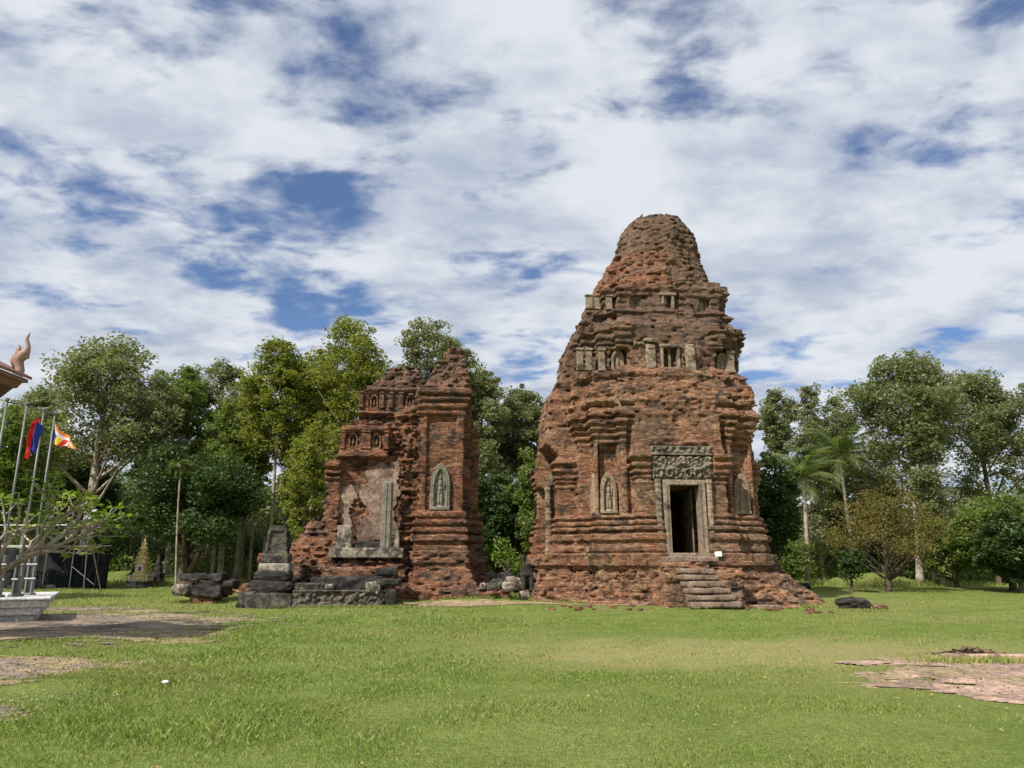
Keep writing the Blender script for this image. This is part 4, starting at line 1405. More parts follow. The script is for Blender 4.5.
def px_tree(name, label, px, Y, top, bot, hw, leaf_m, bark_m, seed, ntr=1, dens=1.0, shape='tall', tr=.22, **kw):
    """size a tree from what the photo shows at its depth"""
    z0 = float(gz(W(px, 560, Y).x, Y))
    x = W(px, (top * .6 + bot * .4), Y).x
    zt, zb = W(px, top, Y).z - z0, W(px, bot, Y).z - z0
    w = hw / 740.0 * (Y * CT + (zt + zb) / 2 * ST)
    hh = (zt - zb) / 2
    rng = np.random.default_rng(seed + 500)
    ells = []
    if shape == 'tall':
        ells.append((0, 0, zb + hh * 1.25, w * .62, w * .62, hh * .72))
        for i in range(7):
            a = rng.uniform(0, 6.28); q_ = rng.uniform(.35, .68)
            zz = zb + 2 * hh * rng.uniform(.15, .8)
            ells.append((math.cos(a) * w * q_, math.sin(a) * w * q_, zz, w * rng.uniform(.28, .46), w * rng.uniform(.28, .46), hh * rng.uniform(.18, .34)))
        ells.append((0, 0, zt - hh * .22, w * .42, w * .42, hh * .24))
    elif shape == 'dome':
        ells.append((0, 0, zb + hh * .95, w * .78, w * .78, hh * .85))
        for i in range(8):
            a = rng.uniform(0, 6.28); q_ = rng.uniform(.5, .72)
            ells.append((math.cos(a) * w * q_, math.sin(a) * w * q_, zb + 2 * hh * rng.uniform(.2, .75), w * .34, w * .34, hh * .3))
    elif shape == 'umbrella':
        ells.append((0, 0, zb + hh * 1.25, w * .70, w * .70, hh * .62))
        for i in range(9):
            a = 6.28 * i / 9; q_ = .66
            ells.append((math.cos(a) * w * q_, math.sin(a) * w * q_, zb + hh * rng.uniform(.15, .9), w * .36, w * .36, hh * .26))
    vol = w * w * hh
    csz = kw.pop('csize', min(.72, max(.38, w * .14)))
    n_cl = int(kw.pop('n_clump', min(460, max(60, 24 * dens * (vol ** .67)))))
    per = int(kw.pop('per', 60) * 1.05)
    kw['lsize'] = kw.get('lsize', .13) * .82
    return make_tree(name, label, x, Y, z0, ells, tr, max(1.0, zb * .9), leaf_m, bark_m, n_cl, per, csz, seed=seed, trunks=ntr, **kw)


T = px_tree
# left side, far to near
T('tall_tree', 'tall airy grey-green tree with a pale trunk, behind the flags at left', 106, 50, 340, 480, 82, L_grey, bark_pale, 1, dens=1.0, tr=.42, per=55, lsize=.15)
T('tall_tree', 'thin sparse tree right of the airy tree, left of the dark round tree', 160, 58, 368, 470, 32, L_grey, bark_grey, 2, dens=.7, tr=.2, per=45)
T('bushy_tree', 'green bushy tree behind the flagpoles at the far left', 14, 44, 398, 545, 56, L_mid, bark_dark, 3, shape='dome', dens=1.3, tr=.25)
T('bushy_tree', 'dark green tree between the flags and the golden shrine', 76, 58, 425, 560, 52, L_dark, bark_dark, 4, shape='dome', dens=1.4, tr=.25)
T('dense_tree', 'very dark dense round tree above the stacked stone slabs', 198, 47, 438, 556, 68, L_dark, bark_dark, 5, shape='dome', dens=2.2, tr=.55, per=75)
T('tall_tree', 'greyish tree behind the dark round tree, with an uneven thin top', 222, 60, 362, 480, 42, L_grey, bark_grey, 6, dens=1.0, tr=.22)
T('tall_tree', 'tall yellow-green tree on a slender pale trunk left of the ruined tower', 278, 50, 340, 505, 50, L_yel, bark_pale, 7, dens=1.1, tr=.17)
T('tall_tree', 'broad yellow-green tree rising right behind the ruined tower', 350, 50, 320, 500, 60, L_yel, bark_pale, 8, dens=1.1, tr=.25)
T('tall_tree', 'thin tree whose see-through top rises behind the peak of the ruined tower', 428, 52, 318, 430, 46, L_grey, bark_pale, 9, dens=.75, tr=.2, per=45)
T('tall_tree', 'tree left of the slender pale trunk, its crown below its neighbours', 252, 56, 385, 500, 36, L_yel, bark_grey, 10, dens=1.0, tr=.16)
T('tall_tree', 'leaning pale trunk tree between the two yellow-green trees', 315, 55, 355, 500, 34, L_mid, bark_pale, 11, dens=1.0, tr=.2, lean=(.8, 0))
T('tall_tree', 'grey-green tree in the gap, touching the ruined tower in view', 482, 54, 366, 520, 40, L_grey, bark_dark, 12, dens=1.1, tr=.22)
T('tall_tree', 'grey-green tree in the gap, touching the standing tower in view', 522, 57, 385, 520, 42, L_grey, bark_dark, 13, dens=1.2, tr=.22)
T('bushy_tree', 'low dark green tree filling the gap between the two towers', 500, 45, 455, 578, 42, L_dark, bark_dark, 14, shape='dome', dens=1.7, tr=.2)
T('bushy_tree', 'light green low tree against the left flank of the standing tower', 540, 43, 440, 575, 30, L_mid, bark_pale, 15, shape='dome', dens=1.4, tr=.15)
T('bushy_tree', 'low yellow-green tree beneath the tall ones, beside the ruined tower', 305, 46, 440, 560, 36, L_yel, bark_pale, 16, dens=1.0, tr=.12)
T('tall_tree', 'big leafy green tree left of the yellow-green one, mid height', 232, 52, 400, 520, 42, L_mid, bark_pale, 17, dens=1.1, tr=.2)
T('tall_tree', 'leafy grey-green tree between the dark round tree and the airy tree', 182, 55, 368, 500, 40, L_mid, bark_pale, 18, dens=1.1, tr=.18)
T('tall_tree', 'grey-green tree low behind the flags, left of the airy tree', 40, 54, 385, 520, 48, L_grey, bark_grey, 19, dens=1.1, tr=.2)
T('tall_tree', 'yellow-green tree just left of the ruined tower, behind the leaning trunk', 318, 57, 345, 510, 44, L_yel, bark_grey, 33, dens=1.1, tr=.18)
T('tall_tree', 'grey-green tree behind the right pier of the ruined tower', 455, 57, 345, 500, 42, L_grey, bark_grey, 34, dens=1.0, tr=.18)
T('tall_tree', 'grey-green tree hidden low behind the standing tower, left side', 548, 58, 400, 530, 36, L_grey, bark_grey, 35, dens=1.1, tr=.18)
# right side
T('tall_tree', 'light green tree filling the space behind the two palms', 815, 57, 425, 560, 46, L_grey, bark_grey, 36, dens=1.1, tr=.16)
T('tall_tree', 'grey-green tree behind the rust-leaved tree, below the largest crown', 880, 58, 440, 560, 50, L_grey, bark_grey, 37, dens=1.0, tr=.16)
T('dense_tree', 'dark dense tree against the right edge of the standing tower', 768, 43, 440, 570, 34, L_dark, bark_dark, 21, shape='dome', dens=2.2, tr=.3, per=75)
T('tall_tree', 'tall thin topped tree just right of the standing tower', 778, 60, 388, 490, 27, L_grey, bark_grey, 22, dens=1.1, tr=.18)
T('tall_tree', 'second tall thin topped tree from the standing tower, over the palms', 812, 62, 384, 490, 22, L_grey, bark_grey, 23, dens=1.1, tr=.18)
T('tall_tree', 'third tall thin topped tree from the standing tower, beside the big tree', 838, 62, 393, 490, 22, L_grey, bark_grey, 24, dens=1.1, tr=.18)
T('big_tree', 'largest grey-green tree at right, on two pale leaning trunks', 908, 50, 356, 520, 68, L_grey, bark_pale, 25, ntr=2, dens=1.25, tr=.23, per=70, lsize=.14)
T('big_tree', 'wide grey-green tree at the right edge, beside the largest one', 978, 54, 370, 520, 58, L_grey, bark_dark, 26, dens=1.2, tr=.30, per=70)
T('bushy_tree', 'dark green bushy tree at the right edge below the wide tree', 1003, 44, 482, 586, 62, L_mid, bark_dark, 27, shape='dome', dens=2.0, tr=.22, per=75)
T('bushy_tree', 'very dark low bush tree at the right edge, touching the ground', 1012, 40.5, 500, 588, 40, L_dark, bark_dark, 28, shape='dome', dens=2.0, tr=.15, per=75)
T('bushy_tree', 'green bush with pale leaves between the pale stump and the right edge', 950, 48, 500, 584, 34, L_mid, bark_dark, 29, shape='dome', dens=1.6, tr=.15)
T('rust_leaved_tree', 'spreading low tree with rust coloured leaves and a dark forked trunk', 880, 44, 478, 562, 62, L_red, bark_dark, 30, shape='umbrella', dens=1.1, tr=.17, n_limb=46, limb_r=.14, per=30, csize=.6, lsize=.09, flat=.5)
T('cone_shrub', 'dark green shrub narrowing to the ground beside the rust-leaved tree', 849, 43, 545, 586, 15, L_dark, bark_dark, 31, shape='dome', dens=2.2, tr=.08, csize=.4, lsize=.1)
T('small_tree', 'small green bush at the foot of the first palm', 786, 50, 538, 582, 20, L_mid, bark_dark, 32, shape='dome', dens=1.6, tr=.08, csize=.5)
# trees beyond the photo's left edge whose shade falls on the lawn
T('shade_tree', 'wide green tree standing beyond the flag terrace', -150, 30, 300, 500, 90, L_mid, bark_dark, 41, shape='dome', dens=1.2, tr=.4)
# short tree between the towers
q = ground_at(507, 588)
make_tree('young_tree', 'bright light green sapling growing behind the stone fragments', q.x, q.y + 2.2, q.z, [(0, 0, 1.7, .7, .6, .55), (-.35, 0, 2.3, .4, .4, .35), (.4, 0, 1.2, .55, .5, .4)], .04, .6, L_bright, bark_grey, 40, 22, .38, .085, 51, 14, 'sapling')

# bare trunks in the undergrowth
tl = ['slender pale trunk left of the pedestal', 'slender pale trunk standing behind the dark round tree', 'second slender pale trunk behind the dark round tree', 'third slender pale trunk, in the clearing left of the pedestal', 'thin grey trunk near the ruined tower rubble']
for i, (px_, w_) in enumerate(((245, .13), (196, .12), (223, .12), (259, .1), (290, .09))):
    T('slender_tree', tl[i], px_, 53 + i * .8, 440, 480, 9, L_yel, bark_pale, 60 + i, dens=.5, tr=w_, n_limb=6, csize=.5, group='slender pale trees in the clearing')
T('slender_tree', 'short stout pale trunk right of the twin trunks', 933, 52, 470, 545, 16, L_grey, bark_pale, 70, dens=.8, tr=.26)


def palm(name, label, px, Y, zc_py, n_fr, L, seed, tr=.13, droop=1.0, group=None, bend=0.3, lw=.5):
    rng = random.Random(seed)
    p0 = W(px, 560, Y); z0 = float(gz(p0.x, Y))
    H = W(px, zc_py, Y).z - z0
    t = thing(name, label, 'palm', (p0.x, Y, z0), 0, group)
    pts = [Vector((bend * math.sin(i / 10 * 1.4), 0, H * i / 10)) for i in range(11)]
    top = pts[-1]
    MB().tube(pts, [tr * (1.35 if i == 0 else 1 - .25 * i / 10) for i in range(11)], 9).build('trunk', bark_pale, t, smooth=True)
    for k in range(n_fr):
        a = k * 2.399 + rng.uniform(-.2, .2)
        el = R(78) - (k / n_fr) * R(105)
        d = Vector((math.cos(a), math.sin(a), 0))
        V, Q = [], []
        ribs = []
        p_ = top.copy()
        e_ = el
        n = 12
        for i in range(n + 1):
            ribs.append(p_.copy())
            p_ = p_ + (d * math.cos(e_) + Vector((0, 0, math.sin(e_)))) * (L / n)
            e_ -= droop * R(9) * (i / n + .35)
        side = Vector((-d.y, d.x, 0))
        mb = MB()
        mb.tube(ribs, [.03 * (1 - i / (n + 2)) + .006 for i in range(n + 1)], 4)
        for i in range(1, n + 1):
            for sub in (0, .5):
                if i == n and sub: break
                c = ribs[i] if not sub else (ribs[i] + ribs[min(n, i + 1)]) / 2
                tt = (ribs[min(n, i + 1)] - ribs[i - 1]).normalized()
                ll = 1.25 * lw * math.sin(math.pi * min(.97, (i + sub) / n * .9 + .1)) + .08
                for sg in (-1, 1):
                    dirv = (side * sg * .8 + tt * .7 + Vector((0, 0, -.35 - rng.random() * .3))).normalized()
                    tip = c + dirv * ll
                    wv = tt * .06
                    mb.add([c - wv, c + wv, tip], [(0, 1, 2)])
        mb.build('frond', L_palm, t)
    return t


palm('coconut_palm', 'coconut palm with upright pale fronds, nearer to the standing tower', 806, 50, 478, 18, 3.1, 1, .14, group=None, lw=.75)
palm('coconut_palm', 'taller coconut palm with a dark drooping head, farther from the tower', 855, 54, 455, 22, 3.6, 2, .13, lw=.8, bend=-.3)
palm('coconut_palm', 'short palm head hidden among the trees in the gap between the towers', 507, 50, 500, 12, 2.0, 3, .1)
palm('slender_palm', 'slim pole-like palm with a small green head beside the stacked slabs', 179, 40, 466, 8, .7, 4, .05, droop=1.8, bend=-.42)


def mass(name, x0, x1, y0, y1, hfun, n, mat, seed, size=.22, kind='stuff'):
    rng = np.random.default_rng(seed)
    nc = n // 40
    X = rng.uniform(x0, x1, nc); Y = rng.uniform(y0, y1, nc)
    Z = rng.random(nc) ** .8 * hfun(X, Y)
    P = np.repeat(np.stack([X, Y, Z + gz(X, Y)], 1), 40, 0) + rng.normal(0, 1, (nc * 40, 3)) * np.array([.75, .75, .5])
    V, Q = leaf_quads(P, size, rng, .4)
    return tag(fast_mesh(name, V, Q, mat), kind=kind)


hf = lambda X, Y: 3.2 + 1.6 * vnoise(X * .3, X * 0, X * 0, 77) + 1.0 * vnoise(X * .9, X * 0, X * 0, 78)
mass('undergrowth', -52, 56, 60, 66, hf, 150000, L_under, 1, .16)
mass('undergrowth', -50, 54, 57, 61, lambda X, Y: .8 + .9 * np.clip(vnoise(X * .5, Y * .2, X * 0, 79), 0, 1), 36000, L_mid, 2, .13)
mass('far_woods', -80, 84, 70, 84, lambda X, Y: 8 + 3.0 * vnoise(X * .15, X * 0, X * 0, 80) + 1.5 * vnoise(X * .5, X * 0, X * 0, 81), 170000, L_under, 3, .30)
mass('far_woods', -250, 250, 88, 120, lambda X, Y: 9 + 3.0 * vnoise(X * .08, X * 0, X * 0, 82), 120000, L_dark, 4, .6)

# ------------------------------------------------------------------ lawn blades
def grass(name, n, y0, y1, hmin, hmax, wid, seed, mat, power=1.0, xr=1.0):
    rng = np.random.default_rng(seed)
    # even density over the visible ground trapezoid
    Y = np.sqrt(rng.random(n) * (y1 ** 2 - y0 ** 2) + y0 ** 2)
    X = (rng.random(n) * 2 - 1) * (Y * .74 + 1.0)
    k = fbm(X * .8, Y * .8, X * 0, 200, 4, .6)
    # nothing on the bare patches
    def bare(cx, cy, rx, ry, rz):
        u = (X - cx) * math.cos(rz) + (Y - cy) * math.sin(rz); v = -(X - cx) * math.sin(rz) + (Y - cy) * math.cos(rz)
        return (u / rx) ** 2 + (v / ry) ** 2 < (1.0 + .3 * k) * (1 - .35 * rng.random(n) ** 1.5)
    kill = np.zeros(n, bool)
    for pa in PATCHES: kill |= bare(*pa)
    keep = ~kill | (rng.random(n) < np.where(fbm(X * 1.5, Y * 2.5, X * 0, 210, 3) > .25, .35, .04))
    keep &= rng.random(n) < .60 + .6 * k
    X, Y, k = X[keep], Y[keep], k[keep]
    n = len(X)
    Z = gz(X, Y)
    h = (hmin + (hmax - hmin) * rng.random(n) ** 1.5) * (1 + .5 * k) * (.72 + .65 * np.clip(-X / 6 + .4, 0, 1))
    a = rng.uniform(0, 6.283, n)
    ln = h * rng.uniform(.2, 1.1, n)
    dx, dy = np.cos(a) * ln, np.sin(a) * ln
    b = rng.uniform(0, 6.283, n)
    wx, wy = np.cos(b) * wid, np.sin(b) * wid
    P0 = np.stack([X - wx, Y - wy, Z - .005], 1); P1 = np.stack([X + wx, Y + wy, Z - .005], 1)
    M = np.stack([X + dx * .4 + wx * .7, Y + dy * .4 + wy * .7, Z + h * .7], 1)
    Tp = np.stack([X + dx, Y + dy, Z + h], 1)
    V = np.stack([P0, P1, M, Tp], 1).reshape(-1, 3)
    Q = np.arange(4 * n).reshape(-1, 4)
    return tag(fast_mesh(name, V, Q, mat), kind='stuff')


def blade_mat():  # living grass
    m = bpy.data.materials.new('grass_blades')
    m.use_nodes = True
    t = NT(m.node_tree)
    out = t.add('ShaderNodeOutputMaterial')
    rnd = t.add('ShaderNodeNewGeometry').outputs['Random Per Island']
    P = t.add('ShaderNodeTexCoord').outputs['Object']
    n1 = t.noise(P, 0.22, 5, 0.6, 0.4)
    n2 = t.noise(P, 0.9, 5, 0.65, 0.3)
    wv = t.vmath('MULTIPLY', t.vmath('SUBTRACT', P, (4.6, 14.5, 0)), (0.17, 0.34, 0))
    wl = t.add('ShaderNodeVectorMath', operation='LENGTH'); t.link(wv, wl.inputs[0])
    wf = t.ramp(t.math('ADD', wl.outputs['Value'], t.math('MULTIPLY', t.math('SUBTRACT', n2, .5), 2.2)), 1.25, 0.35, 0, .62)
    c = t.mix(rnd, (0.145, 0.225, 0.03), (0.335, 0.43, 0.085))
    c = t.mix(t.ramp(rnd, .80, .84), c, (0.42, 0.42, 0.16))
    c = t.mix(t.ramp(n1, 0.52, 0.66, 0, .65), c, (0.40, 0.37, 0.14))
    c = t.mix(t.ramp(n2, 0.50, 0.68, 0, .45), c, (0.30, 0.34, 0.10))
    c = t.mix(t.ramp(t.noise(P, 0.10, 3, 0.6), 0.45, 0.62, 0, .5), c, (0.36, 0.37, 0.115))
    c = t.mix(wf, c, (0.47, 0.43, 0.17))
    d = t.add('ShaderNodeBsdfPrincipled')
    t.link(c, d.inputs['Base Color']); d.inputs['Roughness'].default_value = .5; d.inputs['Specular IOR Level'].default_value = .35
    tr = t.add('ShaderNodeBsdfTranslucent'); t.link(c, tr.inputs[0])
    ms = t.add('ShaderNodeMixShader'); ms.inputs[0].default_value = .35
    t.link(d.outputs[0], ms.inputs[1]); t.link(tr.outputs[0], ms.inputs[2]); t.link(ms.outputs[0], out.inputs[0])
    return m


GM = blade_mat()
grass('grass', 190000, 4.5, 12, .012, .045, .0032, 1, GM)
grass('grass', 170000, 11, 22, .015, .05, .006, 2, GM)
grass('grass', 130000, 20, 50, .02, .07, .012, 3, GM)

# ------------------------------------------------------------------ left foreground: pavilion corner, flag terrace
pv = thing('pavilion', 'corner of a red roofed pavilion with a flame shaped roof finial at the left edge', 'pavilion', (-10.25, 15.0, 0), R(0))
zE = W(30, 379, 15).z
def roof_prism(name, pts, y0, y1, mat):
    mb = MB(); n = len(pts)
    vs = [(a, y0, b) for a, b in pts] + [(a, y1, b) for a, b in pts]
    fs = [tuple(range(n)), tuple(reversed(range(n, 2 * n)))] + [(i, i + n, (i + 1) % n + n, (i + 1) % n) for i in range(n)]
    mb.add(vs, fs)
    return mb.build(name, mat, pv)
x0, z0 = 0.16, zE
roof_prism('roof', [(x0, z0), (x0, z0 + .06), (-.45, z0 + .36), (-2.4, z0 + 1.25), (-4.6, z0 + 2.6), (-4.6, z0 + 2.3), (-2.4, z0 + .95)], -2.2, .1, roof_red)
roof_prism('fascia', [(x0 - .04, z0 - .075), (x0 - .04, z0 - .002), (-2.4, z0 + .93), (-4.6, z0 + 2.28), (-4.6, z0 + 2.0), (-2.4, z0 + .72), (x0 - .5, z0 - .075)], -2.15, .05, roof_trim)
roof_prism('cornice', [(x0 - .22, z0 - .2), (x0 - .12, z0 - .08), (-2.3, z0 + .70), (-4.4, z0 + 1.9), (-4.4, z0 + .0), (-2.3, z0 - .2)], -2.1, 0.0, roof_trim)
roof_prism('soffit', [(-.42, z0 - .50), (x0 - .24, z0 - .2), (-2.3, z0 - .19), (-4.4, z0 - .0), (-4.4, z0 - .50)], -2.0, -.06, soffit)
MB().box((-.84, -.55, z0 - .67), (.62, .62, .32), bev=.04, taper=1.1).box((-.87, -.55, z0 - .92), (.5, .5, .2), bev=.03).build('capital', cream, pv)
MB().box((-.90, -.55, (z0 - 1.02) / 2), (.36, .36, z0 - 1.02), bev=.03).build('column', cream, pv)
# flame finial
fz = z0 + .10
fp = [(0.05, 0), (.13, .18), (.03, .40), (-.02, .60), (.14, .78), (.27, .92), (.30, 1.10), (.24, 1.28), (.20, 1.42), (.26, 1.58), (.30, 1.66)]
mb = MB()
fk = .56
def fq(l): return [((a - .12) * fk, -.05, fz + b * fk - .03) for a, b in l]
mb.tube(fq([(-.02 + a * .9, b) for a, b in fp]), [r_ * fk for r_ in (.20, .15, .17, .20, .20, .14, .09, .075, .06, .035, .012)], 10)
mb.tube(fq([(-.02, .70), (-.10, .92), (-.06, 1.08), (-.12, 1.22)]), [r_ * fk for r_ in (.13, .09, .055, .012)], 8)
mb.tube(fq([(-.10, .30), (-.22, .55), (-.20, .72), (-.12, .85)]), [r_ * fk for r_ in (.10, .12, .09, .02)], 8)
mb.tube(fq([(.16, .72), (.30, .70), (.34, .82)]), [r_ * fk for r_ in (.13, .08, .02)], 8)
mb.build('roof_finial', finial_mat, pv, smooth=True)

q = ground_at(44, 622)
pl = thing('flag_terrace', 'low grey stepped masonry plinth under the flagpoles', 'plinth', (q.x - .3, q.y, 0), R(28))
ztop = W(40, 598, q.y + .3).z
zl = [-.05, ztop * .32, ztop * .64, ztop - .03]
for i in range(3):
    w_ = .13 * i
    MB().box((-4.0 + w_, 1.8, (zl[i] + zl[i + 1]) / 2), (8.0, 3.6 + w_ * 2, zl[i + 1] - zl[i] - .012), bev=.02).build('plinth_course', plinth_mat, pl)
MB().box((-4.0 + .36, 1.8, ztop + .01), (8.0, 4.4, .07), bev=.02).build('coping', plinth_mat, pl)
ptop = ztop + .045

poles = [(-17, 7, 401, 20.2, None), (7, 27, 405, 20.8, 1), (25, 44, 411, 21.3, None), (37, 55, 415, 22.2, 2)]
fl_lab = ['stainless flagpole at the picture edge, nearest the pavilion, no flag', 'flagpole beside the hanging red and blue flag, with a clamped steel foot', 'third flagpole from the pavilion, right of the hanging red and blue flag', 'farthest flagpole, flying the striped six colour flag']
for i, (pb, pt, ty, Y, fl) in enumerate(poles):
    tp = W(pt, ty, Y)
    t_ = thing('flagpole', fl_lab[i], 'flagpole', (tp.x, Y, ptop), 0, 'flagpoles on the grey terrace')
    H_ = tp.z - ptop
    MB().tube([(0, 0, 0), (0, 0, H_)], [.036, .028], 10).build('pole', metal, t_, smooth=True)
    br_ = MB()
    for sg in (-1, 1): br_.box((sg * .085, -.02, .55), (.06, .11, 1.1), bev=.01)
    br_.box((0, -.02, .03), (.3, .26, .06), bev=.01)
    bo = br_.build('bracket', metal, t_)
    for zz in (.45, .85):
        MB().tube([(-.14, -.07, zz), (.18, -.07, zz)], .035, 6).build('bolt', metal, bo)
    MB().lathe([(.03, 0), (.07, .02), (.07, .06), (.03, .09)], (0, 0, H_), 10).build('cap', metal, t_)
    nx = poles[i + 1] if i < 3 else None
    if nx is not None:
        e = W(nx[1] - (3 if i != 1 else 0), nx[2] - (6 if i == 0 else 2), nx[3] - .5)
        MB().tube([(0, 0, H_ - .03), (.35, .2, H_ - .04)], [.02, .018], 6).build('arm', metal, t_) if i != 1 else MB().tube([(0, 0, H_ - .03), (.25, .25, H_ - .08), (.5, .8, H_ - .12)], [.02, .018, .016], 6).build('arm', metal, t_)


def flag(name, label, anchor, w, h, colfun, pose, loc):
    """cloth grid with folds; colfun(u,v)->material index"""
    nu, nv = 28, 20
    V, Q, MI = [], [], []
    for i in range(nu + 1):
        for j in range(nv + 1):
            V.append(pose(i / nu, j / nv))
    for i in range(nu):
        for j in range(nv):
            Q.append((i * (nv + 1) + j, (i + 1) * (nv + 1) + j, (i + 1) * (nv + 1) + j + 1, i * (nv + 1) + j + 1))
            MI.append(colfun((i + .5) / nu, (j + .5) / nv))
    me = bpy.data.meshes.new(name)
    me.from_pydata(V, [], Q); me.update()
    me.polygons.foreach_set('use_smooth', np.ones(len(Q), bool))
    for m in FLAGM: me.materials.append(m)
    me.polygons.foreach_set('material_index', MI)
    o = bpy.data.objects.new(name, me); COL.objects.link(o)
    o.location = loc
    tag(o, label, 'flag')
    return o


def cloth(name, c):
    m, t, b, out = new_mat(name)
    b.inputs['Base Color'].default_value = (*c, 1); b.inputs['Roughness'].default_value = .8
    tr = t.add('ShaderNodeBsdfTranslucent'); tr.inputs[0].default_value = (*c, 1)
    ms = t.add('ShaderNodeMixShader'); ms.inputs[0].default_value = .35
    t.link(b.outputs[0], ms.inputs[1]); t.link(tr.outputs[0], ms.inputs[2]); t.link(ms.outputs[0], out.inputs[0])
    return m


FLAGM = [cloth('flag_blue', (.03, .05, .30)), cloth('flag_yellow', (.85, .60, .04)), cloth('flag_red', (.70, .03, .025)), cloth('flag_white', (.8, .8, .78)), cloth('flag_orange', (.85, .27, .03)), cloth('flag_red_dark', (.60, .02, .02))]
# limp flag of blue-red-blue bands with a white temple in the middle, hanging from its top corner
f1 = W(37, 419, 20.45)
hgt = W(37, 419, 20.45).z - W(37, 463, 20.45).z


def pose1(a, b):  # a along fly, b from bottom(0) to top(1)
    x = (a - .55) * .30 + .03 * math.sin(a * 14) - (1 - b) * .04
    y = .10 * math.sin(a * 12 + b * 2) + .03 * math.sin(b * 9)
    z = -(1 - b) * hgt * (.72 + .1 * math.sin(a * 6)) - abs(a - .55) * .42 * (1.1)
    return ((x if b < .98 else x * .5), y, z + .05)


def col1(a, b):
    if b > .75 or b < .25: return 0
    if .32 < a < .68 and .33 < b < .67 and ((a * 14) % 1 < .7) and b < .45 + .2 * (1 - abs(a - .5) * 5): return 3
    return 2


flag('national_flag', 'limp red and blue flag hanging between the middle flagpoles', None, 1, 1, lambda a, b: (0 if a > .74 or (a < .12) else (3 if (.12 < a < .26 and .3 < b < .8) else 2)) if b > .45 else (2 if a < .45 else 0), pose1, f1)
MB_l = None
f2 = W(54.5, 422, 22.15)
kx = 22.3 * CT / 740 * 1.05


def pose2(a, b):  # a fly 0..1 ; b height 0..1 (top)
    # hoist from (55,422) down to (52,440); fly drops to the lower right
    hx, hz = -.10 * (1 - b), -(1 - b) * .56
    tx, tz = .98 - .30 * (1 - b), -.82 - .02 * (1 - b)
    x = hx + (tx - hx) * a
    z = hz + (tz - hz) * a + .05 * math.sin(a * 9 + b * 2)
    y = .10 * math.sin(a * 10 + b * 3) - .25 * a
    return (x, y, z)


def col2(a, b):
    if a < .83:
        k = int(a / .166)
        return [0, 1, 2, 3, 4][min(4, k)]
    k = int((1 - b) * 5)
    return [0, 1, 2, 3, 4][min(4, k)]


def col2b(a, b):
    if b > .82: return 4
    if b > .62: return 3
    return [0, 0, 1, 2, 3, 4][min(5, int(a * 6))]


flag('striped_flag', 'flying flag of blue, yellow, red, white and orange stripes on the farthest pole', None, 1, 1, col2b, pose2, f2)

# frangipani
q = Vector((W(-12, 600, 17.2).x, 17.2, 0))
t_ = thing('frangipani_tree', 'low spreading tree of bare pale forked branches tipped with green leaf tufts', 'tree', (q.x, q.y, float(gz(q.x, q.y))))
rb = random.Random(8)
mb = MB(); tips = []


def fork(p, d, L, r, depth):
    e = p + d * L
    m_ = p + d * L * .5 + Vector((rb.uniform(-.06, .06), rb.uniform(-.06, .06), -.04))
    mb.tube(bez(p, m_, e, 4), [r * (1 - .22 * i / 4) for i in range(5)], 6)
    if depth == 0:
        tips.append((e, d)); return
    k = 2 if rb.random() < .7 else 3
    a0 = rb.uniform(0, 6.28)
    for i in range(k):
        a = a0 + 6.283 * i / k
        s1 = d.cross(Vector((0, 0, 1)))
        if s1.length < .1: s1 = Vector((1, 0, 0))
        s1.normalize(); s2 = d.cross(s1)
        dd = (d + (s1 * math.cos(a) + s2 * math.sin(a)) * rb.uniform(.45, .75))
        dd.z = dd.z * .8 + .2
        dd.normalize()
        fork(e, dd, L * rb.uniform(.68, .86), r * .72, depth - 1)


trunk_top = Vector((.1, 0, 1.25))
mb.tube([(0, 0, -.1), (.03, 0, .6), trunk_top], [.17, .14, .13], 10)
for a in (-.45, -.1, .3, .8, 1.5, 2.4, 3.4, 4.4, 5.3):
    d = Vector((math.cos(a), math.sin(a), .62 + .15 * math.sin(a * 3))).normalized()
    fork(trunk_top + d * .05, d, .92, .05, 3)
mb.build('trunk', bark_pale, t_, smooth=True)
rg = np.random.default_rng(9)
Vs, Qs, base = [], [], 0
for e, d in tips:
    for k in range(rb.randint(4, 8)):
        a = rb.uniform(0, 6.28); el = rb.uniform(-.1, .9)
        dd = Vector((math.cos(a) * math.cos(el), math.sin(a) * math.cos(el), math.sin(el)))
        L = rb.uniform(.18, .33)
        s_ = dd.cross(Vector((0, 0, 1))).normalized() * .038
        c = e + dd * .02; 
        Vs += [c, c + dd * L * .5 + s_ + Vector((0, 0, .02)), c + dd * L + Vector((0, 0, -.03)), c + dd * L * .5 - s_ + Vector((0, 0, .02))]
        Qs.append((base, base + 1, base + 2, base + 3)); base += 4
fast_mesh('crown', np.array([tuple(v) for v in Vs]), np.array(Qs), L_bright, t_)

# netting shelter behind the terrace
q = ground_at(104, 589)
Yn = q.y
xa, xb = W(-60, 560, Yn).x, W(98, 560, Yn).x
zr = W(60, 547, Yn).z
t_ = thing('netted_shelter', 'low steel framed shelter hung with dark shade netting behind the terrace', 'shelter', (xb, Yn, float(gz(xb, Yn))))
zr -= t_.location.z
xl = xa - xb
MB().tube([(xl, 0, zr), (0.1, 0, zr)], .028, 6).build('top_rail', white_metal, t_)
MB().tube([(xl, 1.2, zr + .12), (0.1, 1.2, zr + .10)], .022, 6).build('top_rail', white_metal, t_)
for fx in (0, .16, .33, .5, .7, .9):
    MB().tube([(xl * fx, .0, 0), (xl * fx, 0, zr)], .022, 6).build('post', white_metal if fx else dark_wood, t_)
us = np.arange(xl, -1.9, .12); zs = np.arange(.02, zr, .1)
U, Z = np.meshgrid(us, zs, indexing='ij')
